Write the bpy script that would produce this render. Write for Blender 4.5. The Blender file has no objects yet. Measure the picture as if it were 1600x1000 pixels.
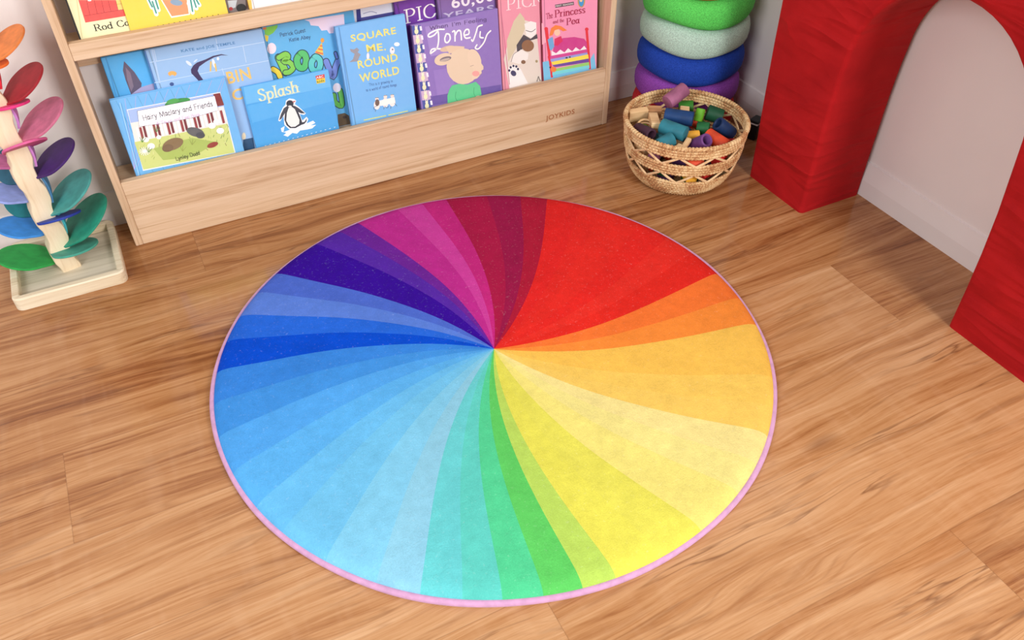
import bpy, bmesh, math, random
from math import sin, cos, pi, radians, hypot, atan2, sqrt
from mathutils import Vector, Matrix
random.seed(7)
C = bpy.context.scene.collection

def lin(c):
    o = []
    for v in c[:3]:
        v = v / 255.0
        o.append(v / 12.92 if v <= .04045 else ((v + .055) / 1.055) ** 2.4)
    return (o[0], o[1], o[2], 1.0)

# ------------------------------------------------------------------ materials
def newmat(name, rough=.6, spec=.35):
    m = bpy.data.materials.new(name); m.use_nodes = True
    nt = m.node_tree; b = nt.nodes['Principled BSDF']
    b.inputs['Roughness'].default_value = rough
    b.inputs['Specular IOR Level'].default_value = spec
    return m, nt, b
def N(nt, t, **k):
    n = nt.nodes.new(t)
    for a, v in k.items(): setattr(n, a, v)
    return n
def lk(nt, a, b): nt.links.new(a, b)
def math_(nt, op, a, b=None, c=None):
    n = N(nt, 'ShaderNodeMath', operation=op)
    for i, v in enumerate((a, b, c)):
        if v is None: continue
        if hasattr(v, 'is_output'): lk(nt, v, n.inputs[i])
        else: n.inputs[i].default_value = v
    return n.outputs[0]
def ramp(nt, fac, stops, interp='LINEAR'):
    r = N(nt, 'ShaderNodeValToRGB'); e = r.color_ramp.elements; r.color_ramp.interpolation = interp
    while len(e) < len(stops): e.new(.5)
    for s, (p, c) in zip(e, stops): s.position = p; s.color = c if len(c) == 4 else lin(c)
    lk(nt, fac, r.inputs[0]); return r.outputs[0]
def noise(nt, vec, scale, detail=3, rough=.55, dist=0):
    n = N(nt, 'ShaderNodeTexNoise'); n.inputs['Scale'].default_value = scale; n.inputs['Detail'].default_value = detail
    n.inputs['Roughness'].default_value = rough; n.inputs['Distortion'].default_value = dist
    if vec is not None: lk(nt, vec, n.inputs['Vector'])
    return n.outputs['Fac']
def mapping(nt, vec, sc=(1,1,1), loc=(0,0,0), rot=(0,0,0)):
    m = N(nt, 'ShaderNodeMapping'); m.inputs['Scale'].default_value = sc; m.inputs['Location'].default_value = loc; m.inputs['Rotation'].default_value = rot
    lk(nt, vec, m.inputs['Vector']); return m.outputs[0]
def bump(nt, b, h, strength=.3, dist=.002, normal=None):
    n = N(nt, 'ShaderNodeBump'); n.inputs['Strength'].default_value = strength; n.inputs['Distance'].default_value = dist
    lk(nt, h, n.inputs['Height'])
    if normal is not None: lk(nt, normal, n.inputs['Normal'])
    if b is not None: lk(nt, n.outputs[0], b.inputs['Normal'])
    return n.outputs[0]
def mixc(nt, fac, a, b, mode='MIX'):
    n = N(nt, 'ShaderNodeMix', data_type='RGBA', blend_type=mode)
    for k, v in ((0, fac), (6, a), (7, b)):
        if hasattr(v, 'is_output'): lk(nt, v, n.inputs[k])
        elif k == 0: n.inputs[0].default_value = v
        else: n.inputs[k].default_value = v if len(v) == 4 else lin(v)
    return n.outputs[2]
def objco(nt): return N(nt, 'ShaderNodeTexCoord').outputs['Object']

def mat_plain(name, col, rough=.6, var=.06, sc=40, bs=.1, spec=.3, bsc=None, sheen=0):
    m, nt, b = newmat(name, rough, spec); co = objco(nt)
    n = noise(nt, co, sc)
    d = lin([max(0, v * (1 - var)) for v in col]); l = lin([min(255, v * (1 + var)) for v in col])
    lk(nt, ramp(nt, n, [(.3, d), (.7, l)]), b.inputs['Base Color'])
    if bs: bump(nt, b, noise(nt, co, bsc or sc * 8, 2), bs, .001)
    if sheen:
        b.inputs['Sheen Weight'].default_value = sheen
    return m

def mat_wood(name, light, mid, dark, axis='X', sc=1.0, rough=.55, sharp=9):
    m, nt, b = newmat(name, rough, .3); co = objco(nt)
    s = {'X': (.55, 17, 17), 'Z': (17, 17, .55), 'Y': (17, .55, 17)}[axis]
    v = mapping(nt, co, tuple(k * sc for k in s))
    n1 = noise(nt, v, sharp * .35, 4, .6, .8)
    v2 = mapping(nt, co, tuple(k * sc * 4 for k in s)); n2 = noise(nt, v2, 5, 3, .6)
    f = math_(nt, 'ADD', math_(nt, 'MULTIPLY', n1, .75), math_(nt, 'MULTIPLY', n2, .25))
    lk(nt, ramp(nt, f, [(.33, dark), (.46, mid), (.62, light)]), b.inputs['Base Color'])
    bump(nt, b, f, .08, .001)
    return m

M = {}
M['pine_x'] = mat_wood('pine boards', (226,197,166), (215,183,149), (192,154,119), 'X', 1.0)
M['pine_z'] = mat_wood('pine uprights', (226,197,166), (214,182,148), (190,152,117), 'Z', 1.0)
M['beech_z'] = mat_wood('beech trunk', (240,222,192), (234,214,182), (224,200,166), 'Z', 1.0)
M['ply'] = mat_wood('birch tray', (222,210,190), (205,192,170), (180,164,140), 'X', 1.2)
M['ply_rim'] = mat_wood('birch tray rim', (238,226,200), (228,212,182), (205,180,145), 'X', 1.2)
M['block'] = mat_wood('bare blocks', (240,208,160), (228,190,140), (208,165,115), 'X', 2.0)
M['block_tan'] = mat_wood('tan block', (215,165,118), (200,148,102), (180,128,85), 'X', 2.0)
M['wall'] = mat_plain('painted wall', (228,219,216), .75, .012, 3, .12, .2, bsc=420)
M['trimw'] = mat_plain('painted skirting', (230,222,219), .5, .012, 5, .03, .3)
M['black'] = mat_plain('black plastic', (22,22,25), .4, .1, 20, 0)
M['whiteplastic'] = mat_plain('white plastic', (225,225,228), .4, .02, 20, 0)

def mat_art(name, rough=.42):
    m, nt, b = newmat(name, rough, .4)
    a = N(nt, 'ShaderNodeVertexColor', layer_name='Col')
    n = noise(nt, objco(nt), 60, 2)
    c = mixc(nt, math_(nt, 'MULTIPLY', n, .05), a.outputs[0], (255,255,255))
    c = mixc(nt, 1.0, c, (1.07,1.07,1.07,1), 'MULTIPLY')
    lk(nt, c, b.inputs['Base Color'])
    return m
M['art'] = mat_art('printed cover')
M['pages'] = mat_plain('page block', (238,232,218), .8, .03, 300, .1)

# floor
def mat_floor():
    m, nt, b = newmat('laminate planks', .34, .4)
    uv = N(nt, 'ShaderNodeUVMap', uv_map='plank').outputs[0]
    rn = N(nt, 'ShaderNodeVertexColor', layer_name='Col')
    sep = N(nt, 'ShaderNodeSeparateColor'); lk(nt, rn.outputs[0], sep.inputs[0])
    r1, r2, L = sep.outputs[0], sep.outputs[1], sep.outputs[2]
    sx = N(nt, 'ShaderNodeSeparateXYZ'); lk(nt, uv, sx.inputs[0])
    u, v = sx.outputs[0], sx.outputs[1]
    cb = N(nt, 'ShaderNodeCombineXYZ'); lk(nt, u, cb.inputs[0]); lk(nt, v, cb.inputs[1]); lk(nt, math_(nt, 'MULTIPLY', r1, 37.0), cb.inputs[2])
    p = cb.outputs[0]
    # slow warp so the grain swirls round knots
    w = noise(nt, mapping(nt, p, (1.1, 5.5, 1)), 1.3, 2, .5)
    vv = math_(nt, 'ADD', v, math_(nt, 'MULTIPLY', math_(nt, 'SUBTRACT', w, .5), .11))
    cb2 = N(nt, 'ShaderNodeCombineXYZ'); lk(nt, u, cb2.inputs[0]); lk(nt, vv, cb2.inputs[1]); lk(nt, math_(nt, 'MULTIPLY', r1, 53.0), cb2.inputs[2])
    q = cb2.outputs[0]
    big = noise(nt, mapping(nt, q, (.8, 15, 1)), 1.6, 5, .66, .35)
    med = noise(nt, mapping(nt, q, (2.0, 85, 1)), 1.8, 4, .65, .2)
    fine = noise(nt, mapping(nt, p, (10, 330, 1)), 2.0, 3, .7)
    f = math_(nt, 'ADD', math_(nt, 'ADD', math_(nt, 'MULTIPLY', big, .50), math_(nt, 'MULTIPLY', med, .34)), math_(nt, 'MULTIPLY', fine, .16))
    f = math_(nt, 'ADD', f, math_(nt, 'MULTIPLY', math_(nt, 'SUBTRACT', r2, .5), .12))
    base = ramp(nt, f, [(.32, (112,63,34)), (.40, (147,94,54)), (.46, (169,117,73)), (.52, (182,132,87)), (.59, (193,146,102)), (.69, (206,163,121))])
    # dark streaks / gum veins
    st = noise(nt, mapping(nt, q, (1.3, 26, 1), (7, 3, 2)), 1.5, 3, .6, .35)
    sm = ramp(nt, st, [(.565, (0,0,0)), (.70, (255,255,255))])
    base = mixc(nt, math_(nt, 'MULTIPLY', sm, .34), base, (112,62,32))
    # cross figure
    cf = noise(nt, mapping(nt, p, (26, 5, 1)), 1.2, 2, .5)
    base = mixc(nt, math_(nt, 'MULTIPLY', ramp(nt, cf, [(.55, (0,0,0)), (.75, (255,255,255))]), .06), base, (240,205,170))
    # growth-ring contours and thin gum veins
    cn = noise(nt, mapping(nt, q, (.75, 8, 1), (3, 1, 5)), 1.5, 3, .5, .5)
    rg = math_(nt, 'ABSOLUTE', math_(nt, 'SUBTRACT', math_(nt, 'FRACT', math_(nt, 'MULTIPLY', cn, 16.0)), .5))
    rl = ramp(nt, rg, [(.0, (255,255,255)), (.22, (0,0,0))])
    msk = ramp(nt, noise(nt, mapping(nt, q, (1.5, 4, 1), (9, 2, 0)), 1.3, 2), [(.42, (0,0,0)), (.62, (255,255,255))])
    base = mixc(nt, math_(nt, 'MULTIPLY', math_(nt, 'MULTIPLY', rl, msk), .26), base, (128,76,40))
    vn = math_(nt, 'ABSOLUTE', math_(nt, 'SUBTRACT', noise(nt, mapping(nt, q, (.9, 12, 1), (1, 8, 2)), 1.2, 4, .6, .3), .5))
    vl = ramp(nt, vn, [(.0, (255,255,255)), (.022, (0,0,0))])
    vm = ramp(nt, noise(nt, mapping(nt, q, (1.1, 5, 1), (4, 4, 4)), 1.6, 2), [(.50, (0,0,0)), (.64, (255,255,255))])
    base = mixc(nt, math_(nt, 'MULTIPLY', math_(nt, 'MULTIPLY', vl, vm), .62), base, (92,48,26))
    vo = N(nt, 'ShaderNodeTexVoronoi'); vo.inputs['Scale'].default_value = 1.0; vo.inputs['Randomness'].default_value = 1.0
    lk(nt, mapping(nt, q, (1.7, 5.2, 1)), vo.inputs['Vector'])
    kn = ramp(nt, vo.outputs['Distance'], [(.02, (255,255,255)), (.10, (60,60,60)), (.20, (0,0,0))])
    base = mixc(nt, math_(nt, 'MULTIPLY', kn, .45), base, (96,50,30))
    # seams
    Wd = .2245
    ev = math_(nt, 'MINIMUM', v, math_(nt, 'SUBTRACT', Wd, v))
    eu = math_(nt, 'MINIMUM', u, math_(nt, 'SUBTRACT', math_(nt, 'MULTIPLY', L, 4.0), u))
    e = math_(nt, 'MINIMUM', ev, eu)
    seam = math_(nt, 'LESS_THAN', e, .0009)
    base = mixc(nt, math_(nt, 'MULTIPLY', seam, .26), base, (90,52,30))
    lk(nt, base, b.inputs['Base Color'])
    h = math_(nt, 'SUBTRACT', math_(nt, 'MULTIPLY', med, .25), seam)
    bump(nt, b, h, .12, .0008)
    lk(nt, ramp(nt, med, [(.3, (105,105,105)), (.7, (80,80,80))]), b.inputs['Roughness'])
    return m
M['floor'] = mat_floor()

def mat_rug():
    m, nt, b = newmat('plush rainbow pile', .95, .1)
    a = N(nt, 'ShaderNodeVertexColor', layer_name='Col'); co = objco(nt)
    fi = noise(nt, co, 420, 3, .7); me = noise(nt, co, 34, 4, .7); la = noise(nt, co, 7, 4, .6)
    f = math_(nt, 'ADD', math_(nt, 'ADD', math_(nt, 'MULTIPLY', fi, .35), math_(nt, 'MULTIPLY', me, .35)), math_(nt, 'MULTIPLY', la, .3))
    k = ramp(nt, f, [(.35, (0,0,0)), (.65, (255,255,255))])
    c = mixc(nt, 1.0, a.outputs[0], ramp(nt, f, [(.36, (.74,.74,.74,1)), (.52, (.88,.88,.88,1)), (.66, (1.02,1.02,1.02,1))]), 'MULTIPLY')
    fl = ramp(nt, noise(nt, co, 150, 4, .8), [(.60, (0,0,0)), (.74, (255,255,255))])
    c = mixc(nt, math_(nt, 'MULTIPLY', fl, .16), c, (255,255,255))
    lk(nt, c, b.inputs['Base Color'])
    n1 = bump(nt, None, me, .35, .006)
    bump(nt, b, fi, .5, .0015, n1)
    return m
M['rug'] = mat_rug()
M['binding'] = mat_plain('lilac binding', (202,154,192), .7, .05, 60, .25, .25, bsc=700, sheen=.2)

def mat_cloth(name, col, dark, wr=1.0):
    m, nt, b = newmat(name, .82, .15); co = objco(nt)
    # soft creases running sideways, slightly slanted
    v = mapping(nt, co, (2.0, 2.4, 13), (0, 0, 0), (radians(-4), 0, 0))
    w1 = noise(nt, v, 1.0, 2, .45, .6)
    rdg = math_(nt, 'SUBTRACT', 1.0, math_(nt, 'MULTIPLY', math_(nt, 'ABSOLUTE', math_(nt, 'SUBTRACT', w1, .5)), 7.0))
    rdg = math_(nt, 'MAXIMUM', rdg, 0.0)
    v3 = mapping(nt, co, (2.0, 3.0, 24), (5, 0, 0), (radians(5), 0, 0)); w3 = noise(nt, v3, 1.0, 2, .5, .5)
    v2 = mapping(nt, co, (2, 3, 4)); w2 = noise(nt, v2, 1.3, 2, .5)
    h = math_(nt, 'MULTIPLY', math_(nt, 'ADD', math_(nt, 'MULTIPLY', rdg, .6), math_(nt, 'MULTIPLY', w3, .7)), ramp(nt, w2, [(.36, (50,50,50)), (.56, (255,255,255))]))
    f = noise(nt, co, 600, 2)
    la = noise(nt, co, 9, 3)
    lk(nt, ramp(nt, math_(nt, 'ADD', math_(nt, 'MULTIPLY', la, .7), math_(nt, 'MULTIPLY', f, .3)), [(.35, dark), (.65, col)]), b.inputs['Base Color'])
    n1 = bump(nt, None, h, .6 * wr, .016)
    bump(nt, b, f, .25, .0006, n1)
    b.inputs['Sheen Weight'].default_value = .15; b.inputs['Sheen Roughness'].default_value = .4; b.inputs['Sheen Tint'].default_value = lin((255,120,110))
    return m
M['red_cloth'] = mat_cloth('red twill cover', (184,26,30), (163,20,25), 1.0)

def mat_felt(name, col):
    m, nt, b = newmat(name, .85, .2); co = objco(nt)
    f = noise(nt, co, 480, 2, .6)
    d = [v * .86 for v in col]; l = [min(255, v * 1.07 + 8) for v in col]
    lk(nt, ramp(nt, f, [(.36, d), (.62, l)]), b.inputs['Base Color'])
    bump(nt, b, f, .35, .0012); return m

def mat_weave():
    m, nt, b = newmat('palm leaf coil', .7, .25); co = objco(nt)
    a = noise(nt, co, 26, 2); f = noise(nt, co, 260, 2)
    t = math_(nt, 'ADD', math_(nt, 'MULTIPLY', a, .5), math_(nt, 'MULTIPLY', f, .5))
    lk(nt, ramp(nt, t, [(.40, (170,116,76)), (.49, (206,164,114)), (.58, (230,200,152))]), b.inputs['Base Color'])
    bump(nt, b, f, .4, .001); return m
M['weave'] = mat_weave()
M['reed'] = mat_wood('peeled reed', (240,210,165), (228,192,145), (205,165,118), 'X', 2.0)

# ------------------------------------------------------------------ mesh helpers
def obj(name, bm, mats, parent=None, smooth=None, recalc=True):
    if recalc: bmesh.ops.recalc_face_normals(bm, faces=bm.faces)
    me = bpy.data.meshes.new(name); bm.to_mesh(me); bm.free()
    o = bpy.data.objects.new(name, me); C.objects.link(o)
    for m in (mats if isinstance(mats, (list, tuple)) else [mats]): me.materials.append(m)
    if parent: o.parent = parent
    if smooth is not None:
        for p in me.polygons: p.use_smooth = True
        if smooth < 180:
            md = o.modifiers.new('ws', 'EDGE_SPLIT'); md.split_angle = radians(smooth)
    return o
def tag(o, label, cat, group=None, kind=None):
    o['label'] = label; o['category'] = cat
    if group: o['group'] = group
    if kind: o['kind'] = kind
    return o
def empty(name, loc=(0,0,0), rot=None):
    o = bpy.data.objects.new(name, None); o.empty_display_size = .05; C.objects.link(o); o.location = loc
    if rot is not None: o.rotation_euler = rot
    return o
def box(bm, x0, x1, y0, y1, z0, z1, bev=0, mtx=None, mi=0):
    r = bmesh.ops.create_cube(bm, size=1)
    vs = r['verts']
    for v in vs: v.co = Vector(((x0+x1)/2 + v.co.x*(x1-x0), (y0+y1)/2 + v.co.y*(y1-y0), (z0+z1)/2 + v.co.z*(z1-z0)))
    fs = list({f for v in vs for f in v.link_faces})
    if bev:
        es = list({e for v in vs for e in v.link_edges})
        rr = bmesh.ops.bevel(bm, geom=es, offset=bev, segments=2, profile=.5, affect='EDGES')
        vs = list(set(rr['verts']) | {v for f in rr['faces'] for v in f.verts} | {v for v in vs if v.is_valid})
        fs = list({f for v in vs for f in v.link_faces})
    for f in fs: f.material_index = mi
    if mtx is not None:
        for v in vs: v.co = mtx @ v.co
    return vs
def lathe(bm, prof, n=64, mtx=None, zfun=None, close=False):
    rings = []
    for (r, z) in prof:
        ring = []
        for k in range(n):
            a = 2*pi*k/n
            dz = zfun(a, r, z) if zfun else 0
            p = Vector((r*cos(a), r*sin(a), z + dz))
            if mtx is not None: p = mtx @ p
            ring.append(bm.verts.new(p))
        rings.append(ring)
    m = len(rings)
    for i in range(m if close else m-1):
        A, B = rings[i], rings[(i+1) % m]
        for k in range(n): bm.faces.new((A[k], A[(k+1) % n], B[(k+1) % n], B[k]))
    if not close:
        bm.faces.new(rings[0][::-1]); bm.faces.new(rings[-1])
    return rings
def tube(bm, pts, r, n=8, closed=False, rfun=None):
    pts = [Vector(p) for p in pts]; m = len(pts); rings = []
    up = Vector((0,0,1))
    for i, p in enumerate(pts):
        a = pts[(i-1) % m] if (closed or i > 0) else p
        b = pts[(i+1) % m] if (closed or i < m-1) else p
        t = (b-a).normalized()
        s = t.cross(up)
        s = s.normalized() if s.length > 1e-4 else Vector((1,0,0))
        w = s.cross(t).normalized()
        rr = rfun(i) if rfun else r
        rings.append([bm.verts.new(p + (s*cos(2*pi*k/n) + w*sin(2*pi*k/n))*rr) for k in range(n)])
    for i in range(m if closed else m-1):
        A, B = rings[i], rings[(i+1) % m]
        for k in range(n): bm.faces.new((A[k], A[(k+1) % n], B[(k+1) % n], B[k]))
    if not closed: bm.faces.new(rings[0][::-1]); bm.faces.new(rings[-1])

# ------------------------------------------------------------------ room
FX0, FX1, FY0, FY1 = -3.4, 1.178, -3.4, .888
PW = .2245; YS = -.098
def build_floor():
    bm = bmesh.new(); uvl = bm.loops.layers.uv.new('plank'); cl = bm.loops.layers.float_color.new('Col')
    joints = {0: (-.872, 2.6), -1: (.873, 2.6), -3: (-.18, 2.6), -4: (.528, 2.6), 3: (-.51, 2.6), 1: (1.4,2.9), 2: (1.5,2.9), -2:(1.6,2.9), -5:(1.0,2.6)}
    k = -16
    while YS + k*PW < FY1:
        y0 = YS + k*PW; y1 = min(y0 + PW, FY1)
        jx, L = joints.get(k, (random.uniform(-1.5, 1.5), 2.6))
        x = jx
        while x > FX0: x -= L
        while x < FX1:
            a, b_ = max(x, FX0), min(x+L, FX1)
            if b_ > a:
                vs = [bm.verts.new(p) for p in ((a,y0,0),(b_,y0,0),(b_,y1,0),(a,y1,0))]
                f = bm.faces.new(vs)
                r1, r2 = random.random(), random.random()
                if k == -4 and x < .528 - .1: r2 = .85
                if k == -1 and x < .8: r2 = .8
                if k == 0 and x > -.9: r2 = .35
                for lp in f.loops:
                    lp[uvl].uv = (lp.vert.co.x - x, lp.vert.co.y - y0)
                    lp[cl] = (r1, r2, L/4.0, 1)
            x += L
        k += 1
    o = obj('floor', bm, M['floor'], recalc=False); o['kind'] = 'structure'
build_floor()
def struct(name, bm, m, **k):
    o = obj(name, bm, m, **k); o['kind'] = 'structure'; return o
bm = bmesh.new(); box(bm, FX0, FX1+.1, .888, .98, 0, 2.7); struct('wall_back', bm, M['wall'])
bm = bmesh.new(); box(bm, 1.178, 1.28, FY0, .888, 0, 2.7); struct('wall_right', bm, M['wall'])
def skirting(name, along, c, a0, a1, sgn=-1):
    # profile: flat board with a chamfered top
    prof = [(0,0), (.014,0), (.014,.046), (.0065,.086), (.0055,.0925), (0,.095)]
    bm = bmesh.new(); ends = []
    for a in (a0, a1):
        ends.append([bm.verts.new((a, c - d, z) if along == 'x' else (c - d, a, z)) for d, z in prof])
    n = len(prof)
    for i in range(n): bm.faces.new((ends[0][i], ends[0][(i+1) % n], ends[1][(i+1) % n], ends[1][i]))
    bm.faces.new(ends[0][::-1]); bm.faces.new(ends[1]); struct(name, bm, M['trimw'])
skirting('baseboard_back', 'x', .888, FX0, 1.178)
skirting('baseboard_right', 'y', 1.178, FY0, .874)

# ------------------------------------------------------------------ lettering: bold from the built-in font, others drawn with a pen
GL = {
'A': (.8, ['0,0 .4,1 .8,0', '.15,.36 .65,.36']), 'B': (.7, ['.1,0 .1,1', '~.1,1 .45,1 .58,.78 .42,.54 .1,.54', '~.1,.54 .5,.53 .66,.27 .48,0 .1,0']),
'C': (.8, ['~.74,.78 .6,.97 .4,1 .15,.82 .07,.5 .15,.17 .4,0 .62,.04 .76,.24']), 'D': (.8, ['.1,0 .1,1', '~.1,1 .42,1 .72,.75 .74,.4 .6,.1 .38,0 .1,0']),
'F': (.62, ['.1,0 .1,1 .6,1', '.1,.53 .48,.53']), 'G': (.85, ['~.76,.8 .6,.97 .4,1 .15,.82 .07,.5 .15,.17 .4,0 .66,.05 .76,.2', '.5,.42 .76,.42 .76,.1']),
'H': (.8, ['.1,0 .1,1', '.7,0 .7,1', '.1,.52 .7,.52']), 'I': (.36, ['.18,0 .18,1']), 'K': (.75, ['.1,0 .1,1', '.66,1 .12,.42', '.3,.6 .7,0']),
'L': (.62, ['.1,1 .1,0 .58,0 .6,.16']), 'M': (1.0, ['.08,0 .14,1 .5,.1 .86,1 .92,0']), 'N': (.85, ['.1,0 .1,1 .72,0 .72,1']),
'P': (.66, ['.12,0 .12,1', '~.12,1 .44,1 .6,.76 .46,.5 .12,.48']), 'R': (.76, ['.12,0 .12,1', '~.12,1 .44,1 .6,.76 .46,.5 .12,.48', '.36,.49 .7,0']),
'S': (.62, ['~.54,.8 .4,.99 .18,.95 .1,.75 .25,.57 .45,.45 .54,.24 .42,.02 .18,.01 .06,.22']), 'T': (.74, ['.37,0 .37,1', '.03,.86 .04,1 .7,1 .71,.86']),
'W': (1.0, ['.02,1 .25,0 .5,.9 .74,0 .97,1']), 
'a': (.56, ['~.45,.45 .3,.64 .1,.5 .06,.24 .2,.01 .38,.12 .45,.4', '.46,.62 .46,.08 .54,.0']), 'b': (.58, ['.1,1 .1,0', '~.1,.4 .28,.64 .48,.5 .5,.2 .34,0 .1,.12']),
'c': (.5, ['~.45,.52 .28,.65 .1,.5 .06,.28 .18,.02 .36,.02 .46,.16']), 'd': (.58, ['.48,1 .48,0', '~.48,.42 .3,.65 .1,.5 .06,.25 .2,0 .38,.04 .48,.2']),
'e': (.54, ['~.08,.34 .47,.36 .42,.58 .26,.65 .1,.5 .06,.26 .2,0 .36,.02 .48,.16']), 'f': (.36, ['~.38,.95 .26,1 .16,.85 .16,.6', '.16,.7 .16,0', '.03,.62 .34,.62']),
'g': (.55, ['~.45,.45 .28,.64 .1,.5 .07,.26 .2,.04 .38,.12 .45,.4', '~.46,.62 .47,.1 .42,-.22 .2,-.3 .06,-.18']), 'h': (.58, ['.1,1 .1,0', '~.1,.4 .25,.62 .42,.6 .48,.4', '.48,.44 .48,0']),
'i': (.24, ['.12,.62 .12,0', '.12,.84 .125,.88']), 'k': (.52, ['.1,1 .1,0', '.44,.62 .12,.26', '.22,.36 .48,0']), 'l': (.24, ['.12,1 .12,0']),
'm': (.86, ['.1,.62 .1,0', '~.1,.42 .24,.62 .38,.6 .43,.42', '.43,.44 .43,0', '~.43,.42 .57,.62 .71,.6 .76,.42', '.76,.44 .76,0']), 'n': (.58, ['.1,.62 .1,0', '~.1,.4 .25,.62 .42,.6 .48,.4', '.48,.44 .48,0']),
'o': (.56, ['~.28,.65 .1,.52 .06,.3 .16,.05 .3,0 .46,.12 .5,.35 .42,.58 .28,.65']), 'p': (.58, ['.1,.62 .1,-.32', '~.1,.42 .28,.64 .48,.5 .5,.2 .34,0 .1,.12']),
'r': (.42, ['.1,.62 .1,0', '~.1,.38 .2,.58 .38,.6']), 's': (.46, ['~.4,.54 .28,.65 .12,.58 .12,.42 .32,.3 .4,.14 .28,0 .08,.08']), 't': (.36, ['.17,.85 .17,.1 .32,.02', '.03,.62 .34,.62']),
'u': (.58, ['~.1,.62 .1,.2 .2,.01 .38,.06 .47,.25', '.48,.62 .48,0']), 'v': (.52, ['.04,.62 .26,0 .48,.62']), 'w': (.76, ['.04,.62 .2,0 .38,.55 .56,0 .72,.62']), 'y': (.54, ['.06,.62 .28,.04', '.5,.62 .18,-.32 .05,-.3']),
"'": (.18, ['.09,1 .07,.8']), '.': (.24, ['.12,.0 .125,.05']), ' ': (.4, []),
}
def smooth_pts(p, sub=5):
    if len(p) < 3: return p
    out = []
    for i in range(len(p)-1):
        p0 = p[max(i-1, 0)]; p1 = p[i]; p2 = p[i+1]; p3 = p[min(i+2, len(p)-1)]
        for s in range(sub):
            t = s/sub
            out.append(tuple(.5*((2*p1[k]) + (-p0[k]+p2[k])*t + (2*p0[k]-5*p1[k]+4*p2[k]-p3[k])*t*t + (-p0[k]+3*p1[k]-3*p2[k]+p3[k])*t**3) for k in (0,1)))
    out.append(p[-1]); return out
def hull(pts):
    pts = sorted(set((round(a,6), round(b,6)) for a, b in pts))
    if len(pts) < 3: return pts
    def half(ps):
        h = []
        for p in ps:
            while len(h) > 1 and (h[-1][0]-h[-2][0])*(p[1]-h[-2][1]) - (h[-1][1]-h[-2][1])*(p[0]-h[-2][0]) <= 0: h.pop()
            h.append(p)
        return h
    a, b = half(pts), half(pts[::-1]); return a[:-1] + b[:-1]
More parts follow.
